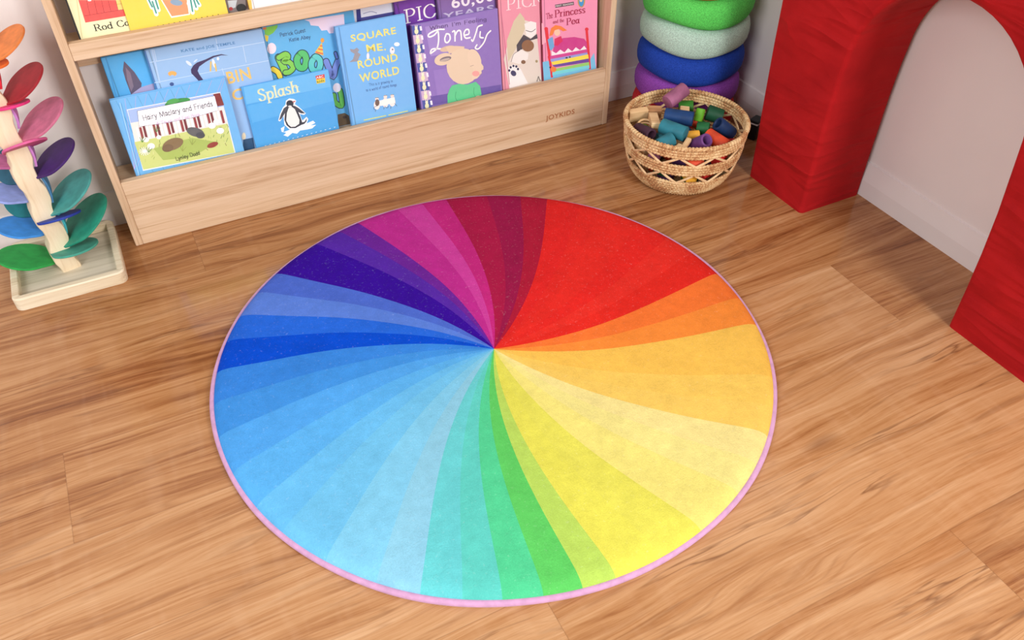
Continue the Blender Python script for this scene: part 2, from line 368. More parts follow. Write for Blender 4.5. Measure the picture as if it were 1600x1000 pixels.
class Art:
    """flat printed shapes, each a hair proud of the last, in local (u, v) on a cover"""
    def __init__(s): s.bm = bmesh.new(); s.cl = s.bm.loops.layers.float_color.new('Col'); s.d = .00025
    def poly(s, pts, col, d=None):
        if len(pts) < 3: return
        d = s.d if d is None else d
        try:
            f = s.bm.faces.new([s.bm.verts.new((p[0], -d, p[1])) for p in pts])
        except ValueError: return
        f.normal_update()
        if f.normal.y > 0: f.normal_flip()
        c = lin(col)
        for lp in f.loops: lp[s.cl] = c
    def up(s): s.d += .000009
    def stroke(s, pts, w, col, smooth=True):
        pts = [tuple(p) for p in pts]
        if smooth: pts = smooth_pts(pts, 4)
        L, R = [], []
        n = len(pts)
        for i, p in enumerate(pts):
            a = pts[max(i-1, 0)]; b = pts[min(i+1, n-1)]
            tx, ty = b[0]-a[0], b[1]-a[1]; l = hypot(tx, ty) or 1
            nx, ny = -ty/l*w/2, tx/l*w/2
            L.append((p[0]+nx, p[1]+ny)); R.append((p[0]-nx, p[1]-ny))
        for i in range(n-1):
            s.poly([L[i], L[i+1], R[i+1], R[i]], col)
        if w > .003:
            for e in (pts[0], pts[-1]):
                s.poly([(e[0]+w/2*cos(2*pi*k/12), e[1]+w/2*sin(2*pi*k/12)) for k in range(12)], col, s.d + .0000015)
    def text(s, style, txt, col, A, B, h, w=.12, umax=None):
        ang = atan2(B[1]-A[1], B[0]-A[0]); Lw = hypot(B[0]-A[0], B[1]-A[1])
        if style == 'bold':
            cu = bpy.data.curves.new('t', 'FONT'); cu.body = txt; cu.size = 1; cu.offset = .018; cu.space_character = 1.08; cu.resolution_u = 3
            o = bpy.data.objects.new('t', cu); C.objects.link(o)
            dg = bpy.context.evaluated_depsgraph_get(); dg.update(); me = bpy.data.meshes.new_from_object(o.evaluated_get(dg))
            xs = [v.co.x for v in me.vertices]; ys = [v.co.y for v in me.vertices]
            x0, x1, y0, y1 = min(xs), max(xs), min(ys), max(ys)
            kx = Lw/(x1-x0); ky = h/(y1-y0)
            def T(x, y):
                x = (x-x0)*kx; y = (y-y0)*ky
                return (A[0]+x*cos(ang)-y*sin(ang)*.0, A[1]+x*sin(ang)+y)
            for p in me.polygons:
                pts = [T(me.vertices[i].co.x, me.vertices[i].co.y) for i in p.vertices]
                if umax and max(q[0] for q in pts) > umax: continue
                s.poly(pts, col)
            bpy.data.objects.remove(o); bpy.data.curves.remove(cu); bpy.data.meshes.remove(me)
            return
        tot = sum(GL[c][0] for c in txt) + .06*len(txt)
        kx = Lw/tot; x = 0; j = random.Random(3)
        def T(px, py):
            X = px*kx; Y = py*h
            return (A[0]+X*cos(ang), A[1]+X*sin(ang)+Y)
        for c in txt:
            wd, strokes = GL[c]
            jy = j.uniform(-.06, .06) if style == 'hand' else 0
            for st in strokes:
                sm = st.startswith('~'); pts = [tuple(float(v) for v in q.split(',')) for q in st.lstrip('~').split()]
                raw = pts
                if sm: pts = smooth_pts(pts, 3)
                nib = (w*.5, w*.16) if style == 'serif' else (w*.42, w*.42)
                for a, b in zip(pts, pts[1:]):
                    cs = []
                    for q in (a, b):
                        for sx_, sy_ in ((1,1),(1,-1),(-1,1),(-1,-1)):
                            cs.append((q[0]+x+nib[0]*sx_, q[1]+jy+nib[1]*sy_))
                    P = [T(*q) for q in hull(cs)]
                    if umax and max(q[0] for q in P) > umax: continue
                    s.poly(P, col); s.d += .0000004
                if style == 'serif' and not sm:
                    for q, o_ in ((raw[0], raw[1]), (raw[-1], raw[-2])):
                        if abs(q[1]-o_[1]) > abs(q[0]-o_[0])*.7 and abs(q[1]-o_[1]) > .2 and c not in "'.":
                            b_ = .17; P = [T(x+q[0]+dx, q[1]+dy) for dx, dy in ((-b_,-.03),(b_,-.03),(b_,.03),(-b_,.03))]
                            if umax and max(z[0] for z in P) > umax: continue
                            s.poly(P, col, s.d+.000005)
            x += wd + .06
    def build(s, name, parent, mat):
        return obj(name, s.bm, mat, parent, recalc=False)

BOOKS = [
{"name":"board_book","yb":0.785,"zb":0.165,"x0":-0.592,"w":0.264,"h":0.203,"th":0.012,"col":[112,182,236],"label":"light blue board book with lattice border and garden fence picture, front left","art":[["s",[70,150,190],0.0006,[[0.0139,0.2003],[0.0409,0.005]],0],["s",[190,175,225],0.0008,[[0.0336,0.2005],[0.001,0.0294]],0],["s",[70,150,190],0.0006,[[0.0379,0.2005],[0.0666,0.0043]],0],["s",[190,175,225],0.0008,[[0.0578,0.2007],[0.001,0.0289]],0],["s",[70,150,190],0.0006,[[0.0621,0.2007],[0.0926,0.0037]],0],["s",[190,175,225],0.0008,[[0.0822,0.2009],[0.001,0.0284]],0],["s",[70,150,190],0.0006,[[0.0865,0.2009],[0.1189,0.003]],0],["s",[190,175,225],0.0008,[[0.1068,0.2012],[0.001,0.0279]],0],["s",[70,150,190],0.0006,[[0.1112,0.2011],[0.1453,0.0024]],0],["s",[190,175,225],0.0008,[[0.1317,0.2014],[0.0055,0.0273]],0],["s",[70,150,190],0.0006,[[0.136,0.2014],[0.172,0.0017]],0],["s",[190,175,225],0.0008,[[0.1567,0.2016],[0.0308,0.0267]],0],["s",[70,150,190],0.0006,[[0.1611,0.2016],[0.199,0.0011]],0],["s",[190,175,225],0.0008,[[0.1819,0.2018],[0.0563,0.0262]],0],["s",[190,175,225],0.0008,[[0.2074,0.202],[0.082,0.0256]],0],["s",[190,175,225],0.0008,[[0.233,0.202],[0.108,0.0251]],0],["s",[190,175,225],0.0008,[[0.2589,0.202],[0.1342,0.0245]],0],["s",[190,175,225],0.0008,[[0.263,0.202],[0.1606,0.024]],0],["p",[235,238,240],[[0.0298,0.1749],[0.2446,0.1706],[0.2418,0.0111],[0.0188,0.0196]]],["p",[165,190,235],[[0.0313,0.1729],[0.2432,0.1685],[0.2435,0.1244],[0.027,0.1294]]],["p",[235,232,225],[[0.0281,0.142],[0.2429,0.1344],[0.241,0.078],[0.0219,0.0848]]],["p",[205,215,130],[[0.022,0.0947],[0.2409,0.0899],[0.2397,0.0125],[0.0205,0.0226]]],["s",[95,140,60],0.0011,[[0.0763,0.0808],[0.0776,0.0861]],0],["s",[185,200,110],0.0011,[[0.024,0.0592],[0.0302,0.0678]],0],["s",[185,200,110],0.0011,[[0.0669,0.0591],[0.0729,0.0683]],0],["s",[120,160,70],0.0011,[[0.0693,0.0384],[0.0759,0.0474]],0],["s",[185,200,110],0.0011,[[0.1972,0.0747],[0.1975,0.0856]],0],["s",[185,200,110],0.0011,[[0.2242,0.0403],[0.2215,0.0504]],0],["s",[150,175,85],0.0011,[[0.1645,0.0591],[0.1634,0.0665]],0],["s",[225,225,165],0.0011,[[0.2209,0.042],[0.2263,0.046]],0],["s",[185,200,110],0.0011,[[0.0793,0.0504],[0.0856,0.0573]],0],["s",[95,140,60],0.0011,[[0.1071,0.0553],[0.1083,0.0617]],0],["s",[120,160,70],0.0011,[[0.071,0.0459],[0.0685,0.0558]],0],["s",[95,140,60],0.0011,[[0.0794,0.059],[0.0833,0.0642]],0],["s",[150,175,85],0.0011,[[0.1711,0.0815],[0.1747,0.0887]],0],["s",[225,225,165],0.0011,[[0.0603,0.0643],[0.0607,0.073]],0],["s",[120,160,70],0.0011,[[0.2215,0.0791],[0.2256,0.0852]],0],["s",[120,160,70],0.0011,[[0.1399,0.0412],[0.1396,0.0477]],0],["s",[140,120,70],0.0011,[[0.1248,0.0833],[0.1231,0.0951]],0],["s",[185,200,110],0.0011,[[0.0784,0.0519],[0.0749,0.0598]],0],["s",[95,140,60],0.0011,[[0.2263,0.0441],[0.2333,0.0536]],0],["s",[225,225,165],0.0011,[[0.1723,0.0809],[0.1708,0.0894]],0],["s",[150,175,85],0.0011,[[0.0511,0.0672],[0.0506,0.0724]],0],["s",[185,200,110],0.0011,[[0.035,0.078],[0.043,0.0849]],0],["s",[150,175,85],0.0011,[[0.1182,0.075],[0.1153,0.0812]],0],["s",[150,175,85],0.0011,[[0.1777,0.0543],[0.1812,0.0623]],0],["s",[120,160,70],0.0011,[[0.1476,0.0689],[0.1455,0.078]],0],["s",[150,175,85],0.0011,[[0.1884,0.0638],[0.1898,0.0702]],0],["s",[95,140,60],0.0011,[[0.1145,0.0837],[0.1164,0.0926]],0],["s",[150,175,85],0.0011,[[0.1156,0.0747],[0.1121,0.0823]],0],["s",[150,175,85],0.0011,[[0.0761,0.0756],[0.077,0.0822]],0],["s",[185,200,110],0.0011,[[0.0836,0.0408],[0.0876,0.0517]],0],["s",[140,120,70],0.0011,[[0.1003,0.04],[0.1072,0.0483]],0],["s",[95,140,60],0.0011,[[0.0308,0.0672],[0.0307,0.0781]],0],["s",[185,200,110],0.0011,[[0.2094,0.0367],[0.2091,0.0452]],0],["s",[95,140,60],0.0011,[[0.2178,0.0682],[0.2205,0.0771]],0],["s",[95,140,60],0.0011,[[0.171,0.0713],[0.1777,0.0752]],0],["s",[140,120,70],0.0011,[[0.225,0.0344],[0.2232,0.0428]],0],["s",[185,200,110],0.0011,[[0.1494,0.046],[0.1528,0.0507]],0],["s",[225,225,165],0.0011,[[0.0538,0.0544],[0.0556,0.0617]],0],["s",[150,175,85],0.0011,[[0.0991,0.0452],[0.1053,0.049]],0],["s",[95,140,60],0.0011,[[0.2151,0.0784],[0.2217,0.0857]],0],["s",[140,120,70],0.0011,[[0.2144,0.0741],[0.2183,0.0838]],0],["s",[225,225,165],0.0011,[[0.1366,0.0453],[0.1374,0.0508]],0],["s",[225,225,165],0.0011,[[0.1752,0.0791],[0.1817,0.0867]],0],["s",[225,225,165],0.0011,[[0.0519,0.0682],[0.0583,0.0735]],0],["s",[225,225,165],0.0011,[[0.1003,0.082],[0.1015,0.0881]],0],["s",[95,140,60],0.0011,[[0.2338,0.0642],[0.24,0.0706]],0],["s",[185,200,110],0.0011,[[0.0304,0.0405],[0.0329,0.048]],0],["s",[120,160,70],0.0011,[[0.202,0.0445],[0.2064,0.0551]],0],["s",[95,140,60],0.0011,[[0.1509,0.0375],[0.1528,0.0478]],0],["s",[150,175,85],0.0011,[[0.0502,0.0423],[0.0545,0.0485]],0],["s",[120,160,70],0.0011,[[0.2095,0.0712],[0.2132,0.0754]],0],["s",[95,140,60],0.0011,[[0.0859,0.0584],[0.0916,0.0662]],0],["s",[95,140,60],0.0011,[[0.1325,0.0589],[0.1385,0.065]],0],["s",[140,120,70],0.0011,[[0.1789,0.0341],[0.1744,0.0407]],0],["s",[95,140,60],0.0011,[[0.2163,0.0564],[0.2219,0.0641]],0],["s",[95,140,60],0.0011,[[0.2233,0.0582],[0.2267,0.0656]],0],["s",[185,200,110],0.0011,[[0.0461,0.0477],[0.0536,0.0531]],0],["s",[140,120,70],0.0011,[[0.1112,0.0549],[0.1164,0.0599]],0],["s",[225,225,165],0.0011,[[0.2173,0.0653],[0.2232,0.0736]],0],["s",[140,120,70],0.0011,[[0.2171,0.0804],[0.2238,0.0852]],0],["s",[185,200,110],0.0011,[[0.1632,0.0684],[0.17,0.0759]],0],["s",[120,160,70],0.0011,[[0.1287,0.047],[0.1349,0.0561]],0],["s",[225,225,165],0.0011,[[0.2317,0.0761],[0.2398,0.0838]],0],["s",[120,160,70],0.0011,[[0.2415,0.0801],[0.2396,0.0889]],0],["s",[140,120,70],0.0011,[[0.2159,0.073],[0.2163,0.0843]],0],["s",[95,140,60],0.0011,[[0.1054,0.0554],[0.1096,0.0615]],0],["s",[140,120,70],0.0011,[[0.0718,0.0697],[0.0743,0.0771]],0],["s",[185,200,110],0.0011,[[0.1935,0.0587],[0.1929,0.0668]],0],["s",[225,225,165],0.0011,[[0.0282,0.0774],[0.0303,0.0856]],0],["s",[95,140,60],0.0011,[[0.2,0.0639],[0.203,0.0693]],0],["s",[246,246,240],0.0016,[[0.0372,0.0676],[0.0497,0.0643]],0],["s",[246,246,240],0.0016,[[0.0372,0.0676],[0.047,0.0599]],0],["s",[246,246,240],0.0016,[[0.0372,0.0676],[0.0424,0.057]],0],["s",[246,246,240],0.0016,[[0.0372,0.0676],[0.0368,0.0562]],0],["s",[246,246,240],0.0016,[[0.0372,0.0676],[0.0312,0.0576]],0],["s",[246,246,240],0.0016,[[0.0372,0.0676],[0.0269,0.061]],0],["s",[246,246,240],0.0016,[[0.0372,0.0676],[0.0246,0.0657]],0],["s",[246,246,240],0.0016,[[0.0372,0.0676],[0.0249,0.0707]],0],["s",[246,246,240],0.0016,[[0.0372,0.0676],[0.0275,0.0751]],0],["s",[246,246,240],0.0016,[[0.0372,0.0676],[0.0321,0.078]],0],["s",[246,246,240],0.0016,[[0.0372,0.0676],[0.0377,0.0788]],0],["s",[246,246,240],0.0016,[[0.0372,0.0676],[0.0432,0.0774]],0],["s",[246,246,240],0.0016,[[0.0372,0.0676],[0.0476,0.0741]],0],["s",[246,246,240],0.0016,[[0.0372,0.0676],[0.0499,0.0695]],0],["p",[170,190,95],[[0.0585,0.0689],[0.1511,0.0744],[0.2066,0.0488],[0.1378,0.0264],[0.0711,0.0351]]],["p",[55,135,60],[[0.1716,0.1669],[0.1699,0.1641],[0.1655,0.1615],[0.1589,0.1594],[0.1506,0.1581],[0.1415,0.1577],[0.1326,0.1581],[0.1246,0.1594],[0.1184,0.1614],[0.1145,0.1639],[0.1134,0.1667],[0.115,0.1695],[0.1194,0.1721],[0.1259,0.1742],[0.1341,0.1755],[0.1431,0.176],[0.152,0.1756],[0.1601,0.1744],[0.1664,0.1723],[0.1703,0.1698]]],["p",[80,165,80],[[0.1479,0.172],[0.1471,0.1702],[0.1449,0.1684],[0.1415,0.1671],[0.1374,0.1662],[0.1329,0.1659],[0.1285,0.1662],[0.1245,0.167],[0.1214,0.1683],[0.1195,0.17],[0.119,0.1719],[0.1199,0.1739],[0.1221,0.1756],[0.1254,0.1769],[0.1295,0.1778],[0.134,0.1781],[0.1384,0.1779],[0.1424,0.177],[0.1455,0.1757],[0.1474,0.174]]],["p",[60,150,70],[[0.1722,0.1679],[0.1714,0.166],[0.1694,0.1643],[0.1664,0.1629],[0.1626,0.1621],[0.1585,0.1618],[0.1545,0.162],[0.1509,0.1629],[0.1481,0.1642],[0.1464,0.1659],[0.1459,0.1678],[0.1467,0.1697],[0.1487,0.1714],[0.1517,0.1729],[0.1554,0.1738],[0.1595,0.1741],[0.1635,0.1738],[0.1671,0.1729],[0.1699,0.1715],[0.1717,0.1698]]],["p",[130,40,35],[[0.2272,0.1688],[0.2432,0.1685],[0.2452,0.1372],[0.2297,0.1375]]],["p",[250,250,248],[[0.0356,0.1289],[0.0406,0.1289],[0.0382,0.0972],[0.033,0.0969]]],["p",[150,60,60],[[0.0423,0.1273],[0.0474,0.1272],[0.045,0.0956],[0.0398,0.0952]]],["p",[120,45,50],[[0.0508,0.1288],[0.0559,0.1288],[0.0536,0.0971],[0.0484,0.0967]]],["p",[250,250,248],[[0.0576,0.1272],[0.0627,0.1271],[0.0605,0.0954],[0.0552,0.095]]],["p",[250,250,248],[[0.0662,0.1288],[0.0713,0.1287],[0.0691,0.0969],[0.0638,0.0965]]],["p",[150,60,60],[[0.073,0.1271],[0.0781,0.1271],[0.0761,0.0952],[0.0708,0.0948]]],["p",[120,45,50],[[0.0816,0.1287],[0.0867,0.1286],[0.0847,0.0967],[0.0794,0.0964]]],["p",[250,250,248],[[0.0885,0.127],[0.0936,0.127],[0.0917,0.095],[0.0864,0.0947]]],["p",[250,250,248],[[0.0971,0.1286],[0.1023,0.1285],[0.1004,0.0965],[0.095,0.0962]]],["p",[150,60,60],[[0.104,0.1269],[0.1092,0.1269],[0.1074,0.0948],[0.1021,0.0945]]],["p",[120,45,50],[[0.1127,0.1285],[0.1179,0.1284],[0.1162,0.0964],[0.1108,0.096]]],["p",[250,250,248],[[0.1197,0.1269],[0.1249,0.1268],[0.1232,0.0947],[0.1178,0.0943]]],["p",[250,250,248],[[0.1283,0.1284],[0.1336,0.1283],[0.132,0.0962],[0.1266,0.0958]]],["p",[150,60,60],[[0.1354,0.1268],[0.1406,0.1267],[0.1391,0.0945],[0.1337,0.0941]]],["p",[120,45,50],[[0.1441,0.1283],[0.1494,0.1282],[0.1479,0.096],[0.1425,0.0957]]],["p",[250,250,248],[[0.1512,0.1267],[0.1564,0.1266],[0.1551,0.0943],[0.1496,0.0939]]],["p",[250,250,248],[[0.1599,0.1282],[0.1652,0.1281],[0.1639,0.0958],[0.1585,0.0955]]],["p",[150,60,60],[[0.1671,0.1266],[0.1724,0.1265],[0.1712,0.0941],[0.1657,0.0938]]],["p",[120,45,50],[[0.1759,0.1281],[0.1812,0.128],[0.18,0.0956],[0.1746,0.0953]]],["p",[250,250,248],[[0.183,0.1265],[0.1884,0.1264],[0.1873,0.0939],[0.1818,0.0936]]],["p",[250,250,248],[[0.1919,0.128],[0.1972,0.1279],[0.1962,0.0955],[0.1907,0.0951]]],["p",[150,60,60],[[0.1991,0.1264],[0.2044,0.1263],[0.2035,0.0937],[0.198,0.0934]]],["p",[120,45,50],[[0.208,0.1279],[0.2133,0.1279],[0.2125,0.0953],[0.207,0.0949]]],["p",[250,250,248],[[0.2152,0.1263],[0.2206,0.1262],[0.2199,0.0935],[0.2143,0.0932]]],["p",[250,250,248],[[0.2242,0.1278],[0.2296,0.1278],[0.2289,0.0951],[0.2233,0.0947]]],["p",[150,60,60],[[0.2315,0.1262],[0.2369,0.1261],[0.2363,0.0934],[0.2307,0.093]]],["p",[244,244,240],[[0.0554,0.093],[0.0544,0.0912],[0.0529,0.0897],[0.051,0.0888],[0.0488,0.0884],[0.0466,0.0886],[0.0446,0.0894],[0.0429,0.0908],[0.0418,0.0925],[0.0414,0.0944],[0.0416,0.0964],[0.0425,0.0982],[0.044,0.0997],[0.046,0.1006],[0.0481,0.1011],[0.0503,0.1008],[0.0524,0.1001],[0.054,0.0987],[0.0551,0.0969],[0.0556,0.095]]],["p",[244,244,240],[[0.0632,0.0744],[0.0621,0.0722],[0.0602,0.0704],[0.0579,0.0693],[0.0553,0.0688],[0.0526,0.0691],[0.0501,0.0701],[0.0481,0.0717],[0.0468,0.0738],[0.0462,0.0762],[0.0465,0.0786],[0.0476,0.0808],[0.0494,0.0825],[0.0518,0.0838],[0.0544,0.0843],[0.0571,0.084],[0.0595,0.083],[0.0615,0.0813],[0.0629,0.0792],[0.0634,0.0768]]],["p",[244,244,240],[[0.0835,0.0927],[0.0828,0.0913],[0.0816,0.0901],[0.0801,0.0893],[0.0783,0.089],[0.0765,0.0892],[0.0749,0.0898],[0.0735,0.0909],[0.0726,0.0923],[0.0722,0.0938],[0.0724,0.0954],[0.0731,0.0969],[0.0743,0.0981],[0.0759,0.0988],[0.0776,0.0992],[0.0794,0.099],[0.0811,0.0983],[0.0824,0.0973],[0.0833,0.0959],[0.0837,0.0943]]],["p",[244,244,240],[[0.2131,0.0915],[0.212,0.0892],[0.2102,0.0874],[0.2078,0.0862],[0.2051,0.0857],[0.2023,0.086],[0.1996,0.087],[0.1975,0.0887],[0.196,0.0908],[0.1953,0.0932],[0.1955,0.0956],[0.1966,0.0979],[0.1984,0.0997],[0.2007,0.1009],[0.2035,0.1015],[0.2063,0.1012],[0.2089,0.1002],[0.2111,0.0984],[0.2126,0.0963],[0.2133,0.0939]]],["p",[244,244,240],[[0.2244,0.0988],[0.2235,0.097],[0.222,0.0955],[0.22,0.0945],[0.2177,0.094],[0.2154,0.0943],[0.2132,0.0951],[0.2114,0.0965],[0.2101,0.0983],[0.2095,0.1004],[0.2097,0.1024],[0.2106,0.1042],[0.2121,0.1057],[0.2141,0.1067],[0.2163,0.1071],[0.2187,0.1069],[0.2209,0.1061],[0.2227,0.1047],[0.2239,0.1029],[0.2245,0.1009]]],["p",[244,244,240],[[0.229,0.0741],[0.2279,0.0719],[0.2261,0.07],[0.2237,0.0688],[0.2209,0.0683],[0.2181,0.0686],[0.2154,0.0697],[0.2132,0.0713],[0.2117,0.0735],[0.211,0.0759],[0.2112,0.0784],[0.2123,0.0806],[0.2141,0.0824],[0.2165,0.0838],[0.2192,0.0843],[0.2221,0.084],[0.2247,0.0829],[0.2269,0.0812],[0.2284,0.079],[0.2292,0.0766]]],["s",[90,150,60],0.0012,[[0.0384,0.0906],[0.0367,0.1043]],1],["s",[90,150,60],0.0012,[[0.0384,0.0906],[0.044,0.1041]],1],["s",[90,150,60],0.0012,[[0.0384,0.0906],[0.0499,0.0993]],1],["s",[90,140,70],0.0012,[[0.0761,0.1078],[0.0742,0.1213]],1],["s",[90,140,70],0.0012,[[0.0761,0.1078],[0.0816,0.1212]],1],["s",[90,140,70],0.0012,[[0.0761,0.1078],[0.0876,0.1164]],1],["s",[110,150,70],0.0012,[[0.0446,0.0623],[0.0428,0.0762]],1],["s",[110,150,70],0.0012,[[0.0446,0.0623],[0.0502,0.076]],1],["s",[110,150,70],0.0012,[[0.0446,0.0623],[0.0562,0.0712]],1],["s",[150,160,80],0.0012,[[0.1463,0.057],[0.144,0.0711]],1],["s",[150,160,80],0.0012,[[0.1463,0.057],[0.1517,0.0709]],1],["s",[150,160,80],0.0012,[[0.1463,0.057],[0.158,0.066]],1],["s",[160,170,80],0.0012,[[0.1202,0.0465],[0.1181,0.0606]],1],["s",[160,170,80],0.0012,[[0.1202,0.0465],[0.1257,0.0604]],1],["s",[160,170,80],0.0012,[[0.1202,0.0465],[0.132,0.0554]],1],["p",[135,110,75],[[0.1291,0.0728],[0.1281,0.0682],[0.1247,0.0637],[0.1192,0.0596],[0.1122,0.0566],[0.1043,0.0548],[0.0965,0.0545],[0.0894,0.0555],[0.0837,0.058],[0.08,0.0615],[0.0786,0.0658],[0.0797,0.0704],[0.0832,0.0749],[0.0886,0.0788],[0.0956,0.0819],[0.1033,0.0837],[0.1111,0.0841],[0.1182,0.083],[0.1239,0.0805],[0.1277,0.0771]]],["p",[120,95,65],[[0.103,0.0619],[0.102,0.059],[0.0998,0.0564],[0.0966,0.0544],[0.0927,0.0532],[0.0885,0.053],[0.0845,0.0537],[0.081,0.0552],[0.0783,0.0575],[0.0768,0.0603],[0.0766,0.0633],[0.0776,0.0664],[0.0798,0.0689],[0.083,0.0709],[0.0869,0.0721],[0.091,0.0723],[0.095,0.0717],[0.0985,0.0701],[0.1012,0.0678],[0.1027,0.0651]]],["p",[95,95,95],[[0.1803,0.0764],[0.1777,0.0738],[0.1736,0.0725],[0.1683,0.0726],[0.1625,0.0741],[0.1567,0.0768],[0.1514,0.0805],[0.1473,0.085],[0.1445,0.0894],[0.1436,0.0937],[0.1444,0.0972],[0.147,0.0998],[0.1511,0.1012],[0.1562,0.1011],[0.162,0.0995],[0.1678,0.0968],[0.1731,0.0932],[0.1773,0.0889],[0.1801,0.0844],[0.1811,0.08]]],["p",[75,75,80],[[0.1819,0.0737],[0.1807,0.0714],[0.1786,0.0695],[0.1759,0.0683],[0.1728,0.0679],[0.1695,0.0683],[0.1665,0.0694],[0.1639,0.0712],[0.1622,0.0735],[0.1613,0.0761],[0.1615,0.0786],[0.1627,0.0809],[0.1647,0.0829],[0.1674,0.0841],[0.1706,0.0845],[0.1738,0.0841],[0.1768,0.083],[0.1794,0.0811],[0.1812,0.0788],[0.182,0.0762]]],["p",[150,60,45],[[0.2069,0.0472],[0.2064,0.0449],[0.2045,0.0428],[0.2015,0.041],[0.1977,0.0395],[0.1935,0.0386],[0.1892,0.0384],[0.1853,0.0388],[0.1821,0.0399],[0.1801,0.0414],[0.1793,0.0434],[0.1798,0.0456],[0.1817,0.0477],[0.1846,0.0495],[0.1884,0.051],[0.1926,0.0518],[0.1969,0.0521],[0.2008,0.0517],[0.204,0.0506],[0.2061,0.0491]]],["p",[250,250,252],[[0.0509,0.1669],[0.2291,0.1644],[0.2288,0.1278],[0.1645,0.1229],[0.0977,0.1255],[0.0437,0.1294]]],["s",[90,80,110],0.0007,[[0.0509,0.1669],[0.2291,0.1644],[0.2288,0.1278],[0.1645,0.1229],[0.0977,0.1255],[0.0437,0.1294],[0.0509,0.1669]],0],["t","hand","Hairy Maclary and Friends",[40,35,60],[0.0569,0.1416],[0.22,0.1413],0.0128,0.11],["t","hand","A Touch and Feel Book",[200,165,205],[0.0825,0.1242],[0.1846,0.124],0.0076,0.12],["t","hand","Lynley Dodd",[60,60,40],[0.0993,0.0268],[0.1586,0.0281],0.0097,0.12],["s",[150,205,245],0.003,[[0.0203,0.1942],[0.0064,0.0109]],0]],"spine":None},
